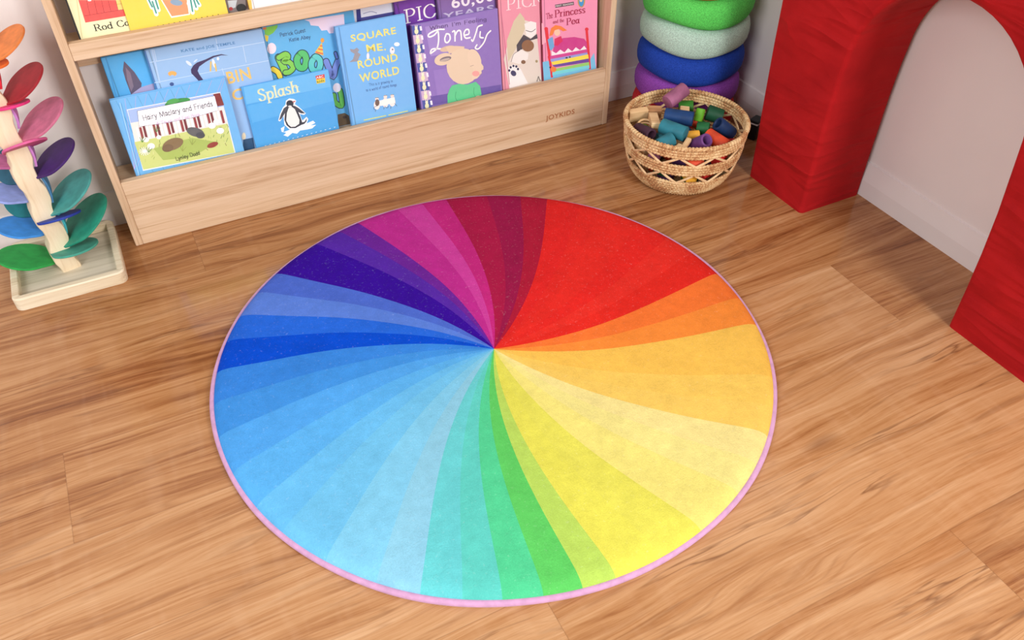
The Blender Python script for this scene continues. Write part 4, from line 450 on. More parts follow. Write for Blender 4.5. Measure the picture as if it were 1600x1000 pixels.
{"name":"picture_book","yb":0.785,"zb":0.165,"x0":0.155,"w":0.251,"h":0.238,"th":0.008,"col":[140,115,190],"label":"mauve picture book with a pale bunny in a green jumper","art":[["p",[160,138,205],[[0.0399,0.2279],[0.1854,0.2274],[0.1957,0.1466],[0.0466,0.1489]]],["p",[150,125,198],[[0.0503,0.1099],[0.0997,0.1076],[0.11,0.0419],[0.0537,0.0301]]],["p",[105,85,165],[[0.0216,0.0412],[0.2483,0.0285],[0.2472,0.0102],[0.0267,0.0139]]],["p",[70,85,165],[[0.0037,0.2364],[0.0278,0.2349],[0.0287,0.2108],[0.0045,0.2124]]],["p",[235,235,190],[[0.0203,0.2196],[0.0198,0.2175],[0.0188,0.2156],[0.0174,0.2143],[0.0158,0.2136],[0.0141,0.2135],[0.0124,0.2142],[0.0111,0.2155],[0.0101,0.2172],[0.0096,0.2194],[0.0096,0.2216],[0.0101,0.2237],[0.0111,0.2255],[0.0125,0.2269],[0.0142,0.2276],[0.0159,0.2276],[0.0175,0.227],[0.0188,0.2257],[0.0198,0.2239],[0.0204,0.2218]]],["p",[245,240,210],[[0.0191,0.2286],[0.0188,0.2274],[0.0181,0.2265],[0.0172,0.2259],[0.016,0.2256],[0.0148,0.2257],[0.0137,0.226],[0.0127,0.2267],[0.0119,0.2277],[0.0115,0.2288],[0.0114,0.23],[0.0118,0.231],[0.0124,0.2319],[0.0134,0.2325],[0.0145,0.2328],[0.0157,0.2328],[0.0169,0.2324],[0.0179,0.2317],[0.0186,0.2308],[0.0191,0.2297]]],["p",[245,240,210],[[0.0147,0.2337],[0.0145,0.2327],[0.0142,0.2319],[0.0139,0.2312],[0.0135,0.2308],[0.0131,0.2307],[0.0128,0.231],[0.0125,0.2315],[0.0123,0.2322],[0.0123,0.2331],[0.0124,0.2341],[0.0125,0.2351],[0.0128,0.2359],[0.0132,0.2366],[0.0135,0.2369],[0.0139,0.237],[0.0142,0.2368],[0.0145,0.2363],[0.0147,0.2356],[0.0147,0.2347]]],["p",[245,240,210],[[0.0193,0.2332],[0.0191,0.2322],[0.0188,0.2314],[0.0185,0.2307],[0.0181,0.2303],[0.0177,0.2303],[0.0174,0.2305],[0.0171,0.231],[0.017,0.2317],[0.0169,0.2326],[0.017,0.2336],[0.0172,0.2346],[0.0175,0.2354],[0.0178,0.2361],[0.0182,0.2365],[0.0185,0.2366],[0.0189,0.2363],[0.0191,0.2358],[0.0193,0.2351],[0.0194,0.2342]]],["p",[245,240,250],[[0.025,0.2318],[0.0305,0.2315],[0.0311,0.2205],[0.0256,0.2208]]],["p",[205,180,210],[[0.0042,0.2125],[0.0285,0.2109],[0.0294,0.1864],[0.005,0.1881]]],["p",[235,235,190],[[0.021,0.1954],[0.0205,0.1932],[0.0194,0.1913],[0.018,0.1899],[0.0164,0.1892],[0.0147,0.1892],[0.013,0.1898],[0.0117,0.1911],[0.0107,0.193],[0.0101,0.1952],[0.0102,0.1974],[0.0107,0.1996],[0.0117,0.2014],[0.0131,0.2028],[0.0148,0.2035],[0.0165,0.2035],[0.0181,0.2029],[0.0195,0.2016],[0.0205,0.1998],[0.021,0.1976]]],["p",[245,240,210],[[0.0197,0.2044],[0.0194,0.2033],[0.0187,0.2024],[0.0178,0.2018],[0.0166,0.2015],[0.0154,0.2015],[0.0143,0.2019],[0.0132,0.2027],[0.0125,0.2036],[0.0121,0.2047],[0.012,0.2058],[0.0124,0.2069],[0.013,0.2078],[0.014,0.2084],[0.0151,0.2087],[0.0163,0.2087],[0.0175,0.2083],[0.0185,0.2076],[0.0193,0.2066],[0.0197,0.2055]]],["p",[245,240,210],[[0.0153,0.2096],[0.0151,0.2086],[0.0148,0.2077],[0.0145,0.2071],[0.0141,0.2067],[0.0137,0.2066],[0.0134,0.2068],[0.0131,0.2073],[0.0129,0.2081],[0.0129,0.2091],[0.013,0.2101],[0.0131,0.2111],[0.0134,0.2119],[0.0138,0.2126],[0.0141,0.213],[0.0145,0.2131],[0.0149,0.2129],[0.0151,0.2124],[0.0153,0.2116],[0.0153,0.2107]]],["p",[245,240,210],[[0.0199,0.2091],[0.0198,0.2081],[0.0195,0.2072],[0.0191,0.2066],[0.0188,0.2062],[0.0184,0.2061],[0.018,0.2063],[0.0178,0.2068],[0.0176,0.2076],[0.0176,0.2085],[0.0176,0.2095],[0.0178,0.2106],[0.0181,0.2114],[0.0184,0.2121],[0.0188,0.2125],[0.0192,0.2126],[0.0195,0.2124],[0.0198,0.2119],[0.02,0.2111],[0.02,0.2102]]],["p",[245,240,250],[[0.0257,0.2076],[0.0312,0.2074],[0.0318,0.1963],[0.0263,0.1966]]],["p",[70,85,165],[[0.0047,0.1881],[0.0292,0.1864],[0.0302,0.1616],[0.0056,0.1635]]],["p",[235,235,190],[[0.0217,0.1707],[0.0211,0.1685],[0.0201,0.1667],[0.0187,0.1653],[0.017,0.1646],[0.0153,0.1645],[0.0136,0.1652],[0.0123,0.1665],[0.0112,0.1684],[0.0107,0.1706],[0.0107,0.1729],[0.0113,0.1751],[0.0123,0.177],[0.0137,0.1784],[0.0154,0.1791],[0.0171,0.1791],[0.0187,0.1784],[0.0201,0.1771],[0.0211,0.1753],[0.0217,0.173]]],["p",[245,240,210],[[0.0204,0.18],[0.0201,0.1789],[0.0194,0.178],[0.0184,0.1774],[0.0173,0.177],[0.0161,0.1771],[0.0149,0.1775],[0.0139,0.1782],[0.0131,0.1792],[0.0127,0.1803],[0.0126,0.1815],[0.013,0.1825],[0.0136,0.1834],[0.0146,0.1841],[0.0157,0.1844],[0.017,0.1843],[0.0181,0.1839],[0.0192,0.1832],[0.0199,0.1822],[0.0203,0.1811]]],["p",[245,240,210],[[0.0159,0.1852],[0.0157,0.1843],[0.0154,0.1834],[0.0151,0.1827],[0.0147,0.1823],[0.0143,0.1822],[0.014,0.1825],[0.0137,0.183],[0.0135,0.1837],[0.0135,0.1847],[0.0136,0.1857],[0.0137,0.1867],[0.014,0.1875],[0.0144,0.1882],[0.0147,0.1886],[0.0151,0.1887],[0.0155,0.1885],[0.0157,0.188],[0.0159,0.1872],[0.016,0.1863]]],["p",[245,240,210],[[0.0206,0.1847],[0.0204,0.1837],[0.0201,0.1829],[0.0198,0.1822],[0.0194,0.1818],[0.019,0.1817],[0.0187,0.1819],[0.0184,0.1825],[0.0182,0.1832],[0.0182,0.1842],[0.0183,0.1852],[0.0184,0.1862],[0.0187,0.187],[0.0191,0.1877],[0.0194,0.1881],[0.0198,0.1882],[0.0202,0.1879],[0.0204,0.1874],[0.0206,0.1867],[0.0207,0.1857]]],["p",[245,240,250],[[0.0264,0.1832],[0.0319,0.1829],[0.0326,0.1716],[0.027,0.1719]]],["p",[205,180,210],[[0.0053,0.1635],[0.0299,0.1617],[0.0309,0.1366],[0.0061,0.1385]]],["p",[235,235,190],[[0.0223,0.1458],[0.0218,0.1436],[0.0207,0.1417],[0.0193,0.1403],[0.0177,0.1396],[0.0159,0.1396],[0.0143,0.1403],[0.0129,0.1416],[0.0118,0.1435],[0.0113,0.1457],[0.0113,0.148],[0.0119,0.1502],[0.0129,0.1521],[0.0143,0.1535],[0.016,0.1542],[0.0177,0.1543],[0.0194,0.1536],[0.0208,0.1522],[0.0218,0.1504],[0.0223,0.1482]]],["p",[245,240,210],[[0.0211,0.1551],[0.0207,0.154],[0.02,0.1531],[0.0191,0.1525],[0.0179,0.1522],[0.0167,0.1522],[0.0155,0.1526],[0.0145,0.1534],[0.0137,0.1543],[0.0133,0.1556],[0.0132,0.1567],[0.0136,0.1578],[0.0142,0.1587],[0.0152,0.1594],[0.0164,0.1597],[0.0176,0.1596],[0.0188,0.1592],[0.0198,0.1585],[0.0206,0.1575],[0.021,0.1564]]],["p",[245,240,210],[[0.0165,0.1606],[0.0163,0.1596],[0.016,0.1587],[0.0157,0.158],[0.0153,0.1576],[0.0149,0.1575],[0.0146,0.1578],[0.0143,0.1583],[0.0141,0.1591],[0.0141,0.16],[0.0142,0.161],[0.0143,0.162],[0.0146,0.1629],[0.015,0.1636],[0.0154,0.164],[0.0157,0.1641],[0.0161,0.1638],[0.0164,0.1633],[0.0165,0.1625],[0.0166,0.1616]]],["p",[245,240,210],[[0.0212,0.16],[0.0211,0.159],[0.0208,0.1581],[0.0204,0.1575],[0.0201,0.1571],[0.0197,0.157],[0.0193,0.1572],[0.0191,0.1577],[0.0189,0.1585],[0.0188,0.1595],[0.0189,0.1605],[0.0191,0.1615],[0.0194,0.1624],[0.0197,0.163],[0.0201,0.1634],[0.0205,0.1635],[0.0208,0.1633],[0.0211,0.1628],[0.0213,0.162],[0.0213,0.161]]],["p",[245,240,250],[[0.0271,0.1585],[0.0327,0.1582],[0.0333,0.1467],[0.0277,0.147]]],["p",[70,85,165],[[0.0058,0.1386],[0.0306,0.1366],[0.0316,0.1111],[0.0067,0.1131]]],["p",[235,235,190],[[0.023,0.1206],[0.0225,0.1183],[0.0214,0.1163],[0.02,0.1149],[0.0183,0.1142],[0.0165,0.1142],[0.0149,0.1149],[0.0135,0.1163],[0.0125,0.1182],[0.0119,0.1205],[0.0119,0.1228],[0.0125,0.1251],[0.0135,0.127],[0.015,0.1284],[0.0166,0.1291],[0.0184,0.1291],[0.02,0.1284],[0.0215,0.1271],[0.0225,0.1252],[0.023,0.1229]]],["p",[245,240,210],[[0.0217,0.13],[0.0214,0.1289],[0.0207,0.128],[0.0197,0.1273],[0.0186,0.127],[0.0173,0.1271],[0.0161,0.1275],[0.0151,0.1282],[0.0143,0.1292],[0.0139,0.1304],[0.0138,0.1316],[0.0142,0.1327],[0.0149,0.1336],[0.0158,0.1342],[0.017,0.1345],[0.0182,0.1345],[0.0194,0.134],[0.0205,0.1333],[0.0212,0.1323],[0.0217,0.1312]]],["p",[245,240,210],[[0.0171,0.1354],[0.017,0.1344],[0.0167,0.1335],[0.0163,0.1329],[0.0159,0.1325],[0.0156,0.1324],[0.0152,0.1326],[0.0149,0.1331],[0.0148,0.1339],[0.0147,0.1349],[0.0148,0.1359],[0.015,0.1369],[0.0153,0.1379],[0.0156,0.1386],[0.016,0.139],[0.0164,0.1391],[0.0167,0.1389],[0.017,0.1383],[0.0172,0.1375],[0.0172,0.1366]]],["p",[245,240,210],[[0.0219,0.1349],[0.0217,0.1339],[0.0215,0.133],[0.0211,0.1323],[0.0207,0.1319],[0.0203,0.1318],[0.02,0.132],[0.0197,0.1326],[0.0195,0.1333],[0.0195,0.1343],[0.0196,0.1353],[0.0197,0.1365],[0.02,0.1374],[0.0204,0.138],[0.0208,0.1384],[0.0211,0.1385],[0.0215,0.1383],[0.0218,0.1378],[0.0219,0.1369],[0.022,0.1359]]],["p",[245,240,250],[[0.0278,0.1333],[0.0334,0.1329],[0.0341,0.1214],[0.0284,0.1218]]],["p",[205,180,210],[[0.0064,0.1132],[0.0314,0.1111],[0.0324,0.0853],[0.0073,0.0875]]],["p",[235,235,190],[[0.0237,0.0949],[0.0231,0.0926],[0.0221,0.0907],[0.0207,0.0892],[0.019,0.0885],[0.0172,0.0885],[0.0155,0.0892],[0.0141,0.0906],[0.0131,0.0925],[0.0125,0.0948],[0.0126,0.0972],[0.0131,0.0995],[0.0142,0.1015],[0.0156,0.1029],[0.0173,0.1037],[0.019,0.1037],[0.0207,0.1029],[0.0221,0.1015],[0.0232,0.0995],[0.0237,0.0973]]],["p",[245,240,210],[[0.0224,0.1045],[0.0221,0.1034],[0.0214,0.1025],[0.0204,0.1018],[0.0192,0.1015],[0.018,0.1016],[0.0168,0.102],[0.0157,0.1028],[0.0149,0.1038],[0.0145,0.105],[0.0145,0.1061],[0.0148,0.1073],[0.0155,0.1082],[0.0165,0.1088],[0.0176,0.1091],[0.0189,0.1091],[0.0201,0.1086],[0.0211,0.1079],[0.0219,0.1069],[0.0223,0.1057]]],["p",[245,240,210],[[0.0178,0.1101],[0.0176,0.109],[0.0173,0.1081],[0.017,0.1074],[0.0166,0.107],[0.0162,0.1069],[0.0158,0.1072],[0.0156,0.1077],[0.0154,0.1085],[0.0153,0.1095],[0.0154,0.1106],[0.0156,0.1116],[0.0159,0.1125],[0.0162,0.1132],[0.0166,0.1136],[0.017,0.1137],[0.0174,0.1134],[0.0176,0.1129],[0.0178,0.1121],[0.0179,0.1111]]],["p",[245,240,210],[[0.0226,0.1095],[0.0224,0.1084],[0.0221,0.1075],[0.0218,0.1068],[0.0214,0.1064],[0.021,0.1063],[0.0206,0.1066],[0.0204,0.1071],[0.0202,0.1079],[0.0201,0.1089],[0.0202,0.11],[0.0204,0.111],[0.0207,0.1119],[0.021,0.1126],[0.0214,0.113],[0.0218,0.1131],[0.0222,0.1128],[0.0224,0.1123],[0.0226,0.1115],[0.0227,0.1105]]],["p",[245,240,250],[[0.0285,0.1079],[0.0342,0.1075],[0.0349,0.0956],[0.0292,0.0961]]],["p",[70,85,165],[[0.007,0.0875],[0.0321,0.0853],[0.0332,0.059],[0.0078,0.0613]]],["p",[235,235,190],[[0.0244,0.0689],[0.0238,0.0666],[0.0228,0.0645],[0.0213,0.0631],[0.0196,0.0623],[0.0178,0.0623],[0.0162,0.0631],[0.0147,0.0645],[0.0137,0.0666],[0.0132,0.0689],[0.0132,0.0713],[0.0137,0.0736],[0.0148,0.0755],[0.0162,0.077],[0.0179,0.0777],[0.0197,0.0777],[0.0214,0.077],[0.0228,0.0756],[0.0239,0.0736],[0.0244,0.0713]]],["p",[245,240,210],[[0.0231,0.0786],[0.0228,0.0774],[0.0221,0.0765],[0.0211,0.0758],[0.0199,0.0755],[0.0186,0.0756],[0.0174,0.0761],[0.0164,0.0768],[0.0156,0.0779],[0.0151,0.079],[0.0151,0.0803],[0.0154,0.0814],[0.0161,0.0824],[0.0171,0.0831],[0.0183,0.0834],[0.0196,0.0833],[0.0208,0.0829],[0.0218,0.0821],[0.0226,0.081],[0.023,0.0798]]],["p",[245,240,210],[[0.0184,0.0843],[0.0183,0.0833],[0.018,0.0824],[0.0176,0.0816],[0.0172,0.0812],[0.0168,0.0811],[0.0165,0.0813],[0.0162,0.082],[0.016,0.0827],[0.016,0.0838],[0.016,0.0848],[0.0162,0.0859],[0.0165,0.0868],[0.0169,0.0875],[0.0173,0.0879],[0.0177,0.088],[0.018,0.0877],[0.0183,0.0872],[0.0185,0.0864],[0.0185,0.0854]]],["p",[245,240,210],[[0.0233,0.0837],[0.0231,0.0826],[0.0228,0.0816],[0.0225,0.0809],[0.0221,0.0805],[0.0217,0.0804],[0.0213,0.0807],[0.021,0.0812],[0.0209,0.0821],[0.0208,0.0831],[0.0209,0.0842],[0.0211,0.0852],[0.0214,0.0862],[0.0217,0.0869],[0.0221,0.0873],[0.0225,0.0874],[0.0229,0.0871],[0.0231,0.0866],[0.0233,0.0858],[0.0234,0.0848]]],["p",[245,240,250],[[0.0293,0.082],[0.035,0.0815],[0.0356,0.0696],[0.0299,0.0701]]],["p",[205,180,210],[[0.0076,0.0614],[0.0329,0.0591],[0.0339,0.0325],[0.0084,0.0349]]],["p",[235,235,190],[[0.0251,0.0424],[0.0245,0.0401],[0.0235,0.0381],[0.022,0.0367],[0.0203,0.0359],[0.0185,0.0359],[0.0168,0.0367],[0.0154,0.0381],[0.0143,0.0401],[0.0138,0.0425],[0.0138,0.0449],[0.0144,0.0473],[0.0154,0.0493],[0.0169,0.0508],[0.0186,0.0515],[0.0204,0.0515],[0.0221,0.0508],[0.0235,0.0493],[0.0246,0.0473],[0.0251,0.0449]]],["p",[245,240,210],[[0.0238,0.0524],[0.0234,0.0512],[0.0227,0.0503],[0.0218,0.0496],[0.0206,0.0493],[0.0193,0.0494],[0.0181,0.0498],[0.017,0.0506],[0.0162,0.0517],[0.0158,0.0529],[0.0157,0.0541],[0.0161,0.0553],[0.0168,0.0562],[0.0178,0.0569],[0.019,0.0572],[0.0202,0.0571],[0.0214,0.0566],[0.0225,0.0558],[0.0233,0.0548],[0.0237,0.0536]]],["p",[245,240,210],[[0.0191,0.0581],[0.0189,0.0571],[0.0186,0.0561],[0.0183,0.0554],[0.0179,0.055],[0.0175,0.0549],[0.0171,0.0552],[0.0169,0.0557],[0.0167,0.0566],[0.0166,0.0576],[0.0167,0.0586],[0.0169,0.0597],[0.0172,0.0606],[0.0175,0.0613],[0.0179,0.0617],[0.0183,0.0618],[0.0187,0.0616],[0.0189,0.061],[0.0191,0.0602],[0.0192,0.0592]]],["p",[245,240,210],[[0.024,0.0575],[0.0238,0.0564],[0.0235,0.0555],[0.0232,0.0548],[0.0228,0.0543],[0.0224,0.0543],[0.022,0.0545],[0.0217,0.0551],[0.0216,0.0559],[0.0215,0.0569],[0.0216,0.058],[0.0218,0.059],[0.022,0.06],[0.0224,0.0607],[0.0228,0.0611],[0.0232,0.0612],[0.0235,0.0609],[0.0238,0.0604],[0.024,0.0595],[0.0241,0.0585]]],["p",[245,240,250],[[0.03,0.0558],[0.0358,0.0553],[0.0364,0.0431],[0.0307,0.0436]]],["p",[70,85,165],[[0.0082,0.035],[0.0337,0.0326],[0.0347,0.0055],[0.009,0.0081]]],["p",[235,235,190],[[0.0258,0.0157],[0.0253,0.0133],[0.0242,0.0113],[0.0227,0.0099],[0.021,0.009],[0.0192,0.009],[0.0175,0.0099],[0.016,0.0114],[0.015,0.0134],[0.0144,0.0158],[0.0144,0.0183],[0.015,0.0206],[0.0161,0.0226],[0.0175,0.0241],[0.0193,0.0248],[0.0211,0.0248],[0.0228,0.024],[0.0242,0.0226],[0.0253,0.0206],[0.0258,0.0182]]],["p",[245,240,210],[[0.0245,0.0257],[0.0242,0.0245],[0.0234,0.0235],[0.0224,0.0229],[0.0212,0.0226],[0.02,0.0227],[0.0187,0.0231],[0.0177,0.0239],[0.0169,0.025],[0.0164,0.0262],[0.0164,0.0276],[0.0167,0.0287],[0.0174,0.0297],[0.0184,0.0304],[0.0196,0.0307],[0.0209,0.0306],[0.0221,0.0301],[0.0232,0.0293],[0.024,0.0281],[0.0244,0.0269]]],["p",[245,240,210],[[0.0198,0.0316],[0.0196,0.0306],[0.0193,0.0296],[0.0189,0.0289],[0.0185,0.0285],[0.0181,0.0284],[0.0178,0.0286],[0.0175,0.0292],[0.0173,0.0301],[0.0173,0.0311],[0.0174,0.0322],[0.0175,0.0332],[0.0178,0.0342],[0.0182,0.0349],[0.0186,0.0353],[0.019,0.0354],[0.0193,0.0352],[0.0196,0.0346],[0.0198,0.0337],[0.0199,0.0327]]],["p",[245,240,210],[[0.0247,0.0309],[0.0245,0.0299],[0.0242,0.0289],[0.0239,0.0281],[0.0235,0.0278],[0.0231,0.0277],[0.0227,0.0279],[0.0224,0.0285],[0.0222,0.0294],[0.0222,0.0304],[0.0223,0.0315],[0.0225,0.0326],[0.0227,0.0335],[0.0231,0.0342],[0.0235,0.0346],[0.0239,0.0347],[0.0243,0.0345],[0.0245,0.0339],[0.0247,0.0331],[0.0248,0.032]]],["p",[245,240,250],[[0.0308,0.0292],[0.0365,0.0287],[0.0372,0.0164],[0.0314,0.0169]]],["t","hand","When I'm Feeling",[95,70,130],[0.0526,0.2177],[0.2175,0.2122],0.01,0.12],["s",[250,250,250],0.0042,[[0.092,0.212],[0.0742,0.2145],[0.0537,0.2102],[0.0459,0.205],[0.0493,0.2],[0.0616,0.2021],[0.0694,0.2072],[0.0745,0.2101],[0.0738,0.1887],[0.067,0.1676],[0.0517,0.1586],[0.0467,0.1573],[0.0519,0.1668],[0.0687,0.1654],[0.0845,0.1605]],1],["s",[250,250,250],0.0042,[[0.0975,0.1991],[0.0916,0.189],[0.0925,0.1785],[0.0993,0.1765],[0.1066,0.1844],[0.1053,0.1958],[0.0975,0.1991],[0.0942,0.1942]],1],["s",[250,250,250],0.0042,[[0.1153,0.2014],[0.1214,0.2014],[0.1198,0.1763]],1],["s",[250,250,250],0.0042,[[0.121,0.1891],[0.1295,0.2006],[0.1383,0.1983],[0.1387,0.1758]],1],["s",[250,250,250],0.0042,[[0.1479,0.186],[0.1613,0.1873],[0.1614,0.1985],[0.1532,0.1992],[0.1474,0.1898],[0.1513,0.1779],[0.1645,0.1769]],1],["s",[250,250,250],0.0042,[[0.2022,0.203],[0.1895,0.2008],[0.1829,0.187],[0.172,0.1664],[0.1681,0.1701]],1],["s",[250,250,250],0.0042,[[0.1954,0.1866],[0.1935,0.1729],[0.2025,0.169]],1],["s",[250,250,250],0.0042,[[0.226,0.1836],[0.2148,0.1755],[0.2041,0.1566],[0.1869,0.1425],[0.1771,0.1463],[0.1827,0.1537]],1],["p",[215,190,165],[[0.1189,0.16],[0.1181,0.1577],[0.1152,0.1556],[0.1105,0.1538],[0.1045,0.1527],[0.0977,0.1523],[0.0908,0.1527],[0.0845,0.1538],[0.0794,0.1555],[0.0761,0.1576],[0.0747,0.1599],[0.0755,0.1623],[0.0784,0.1644],[0.0831,0.166],[0.0891,0.1671],[0.0958,0.1675],[0.1027,0.1672],[0.109,0.1661],[0.1141,0.1645],[0.1175,0.1624]]],["p",[224,200,172],[[0.0913,0.1667],[0.1217,0.1627],[0.146,0.1562],[0.1405,0.1419],[0.0994,0.1462]]],["p",[226,205,178],[[0.1864,0.0938],[0.1828,0.0788],[0.1745,0.0664],[0.1626,0.0575],[0.148,0.0533],[0.1325,0.0541],[0.1175,0.0597],[0.1045,0.0698],[0.0949,0.0831],[0.0894,0.0981],[0.0886,0.1137],[0.0925,0.1282],[0.1007,0.1403],[0.1124,0.1488],[0.1264,0.153],[0.1415,0.1524],[0.1563,0.1472],[0.1693,0.1377],[0.1793,0.1248],[0.1852,0.1096]]],["p",[230,208,182],[[0.1902,0.1187],[0.192,0.1096],[0.1919,0.1011],[0.1897,0.0939],[0.1858,0.0891],[0.1806,0.0869],[0.1745,0.0877],[0.1682,0.0912],[0.1623,0.0972],[0.1574,0.1051],[0.1539,0.114],[0.1522,0.1231],[0.1525,0.1315],[0.1546,0.1384],[0.1585,0.1432],[0.1636,0.1453],[0.1696,0.1446],[0.1758,0.1413],[0.1817,0.1353],[0.1867,0.1276]]],["p",[226,205,178],[[0.1079,0.1369],[0.1078,0.1319],[0.1051,0.127],[0.1001,0.1229],[0.0933,0.1199],[0.0854,0.1183],[0.0771,0.1183],[0.0693,0.1199],[0.0627,0.1229],[0.0581,0.127],[0.0557,0.1318],[0.0559,0.1368],[0.0586,0.1417],[0.0635,0.1457],[0.0703,0.1487],[0.0781,0.1503],[0.0863,0.1503],[0.0941,0.1488],[0.1007,0.1459],[0.1055,0.1418]]],["p",[120,110,120],[[0.1047,0.1347],[0.1042,0.1328],[0.1021,0.1309],[0.0986,0.1294],[0.0941,0.1283],[0.0889,0.1278],[0.0837,0.1278],[0.0788,0.1285],[0.0749,0.1296],[0.0722,0.1312],[0.0711,0.1331],[0.0716,0.135],[0.0737,0.1368],[0.0771,0.1384],[0.0817,0.1395],[0.0868,0.1401],[0.092,0.14],[0.0969,0.1394],[0.1008,0.1382],[0.1035,0.1366]]],["p",[190,175,165],[[0.1008,0.1328],[0.1003,0.1317],[0.0983,0.1306],[0.095,0.1297],[0.0909,0.129],[0.0862,0.1286],[0.0815,0.1285],[0.0771,0.1288],[0.0737,0.1294],[0.0713,0.1303],[0.0704,0.1313],[0.071,0.1324],[0.073,0.1335],[0.0762,0.1344],[0.0803,0.1351],[0.085,0.1355],[0.0897,0.1355],[0.0941,0.1353],[0.0976,0.1347],[0.0999,0.1338]]],["p",[230,208,182],[[0.1768,0.1232],[0.1921,0.1005],[0.1975,0.0916],[0.1968,0.083],[0.1906,0.081],[0.1909,0.073],[0.1762,0.062],[0.1587,0.0597]]],["p",[235,165,160],[[0.184,0.0737],[0.1833,0.0714],[0.1815,0.0695],[0.1789,0.0683],[0.1758,0.0678],[0.1723,0.0681],[0.169,0.0692],[0.166,0.071],[0.1637,0.0732],[0.1623,0.0757],[0.162,0.0782],[0.1627,0.0805],[0.1645,0.0824],[0.1671,0.0836],[0.1702,0.0841],[0.1736,0.0838],[0.177,0.0826],[0.18,0.0809],[0.1823,0.0787],[0.1836,0.0762]]],["s",[150,120,110],0.001,[[0.1579,0.0996],[0.1686,0.1006]],1],["s",[150,120,110],0.001,[[0.1832,0.0687],[0.19,0.0732]],1],["p",[95,205,145],[[0.0997,0.0582],[0.1201,0.0579],[0.145,0.0506],[0.1711,0.0531],[0.1829,0.0384],[0.1855,0.0153],[0.183,0.0055],[0.1326,0.0076],[0.0812,0.0098],[0.0826,0.0318],[0.0903,0.0483]]],["s",[60,160,110],0.0014,[[0.1096,0.038],[0.106,0.0225],[0.1112,0.01]],1],["s",[60,160,110],0.0014,[[0.1647,0.0382],[0.1621,0.0225],[0.1675,0.0089]],1],["p",[226,205,178],[[0.1818,0.0087],[0.1815,0.0077],[0.1805,0.0068],[0.1789,0.0062],[0.1768,0.0058],[0.1744,0.0058],[0.172,0.0061],[0.1698,0.0067],[0.168,0.0075],[0.1668,0.0085],[0.1663,0.0096],[0.1666,0.0106],[0.1676,0.0115],[0.1693,0.0121],[0.1714,0.0125],[0.1737,0.0125],[0.1761,0.0122],[0.1783,0.0116],[0.1801,0.0108],[0.1813,0.0098]]]],"spine":[60,30,100]},
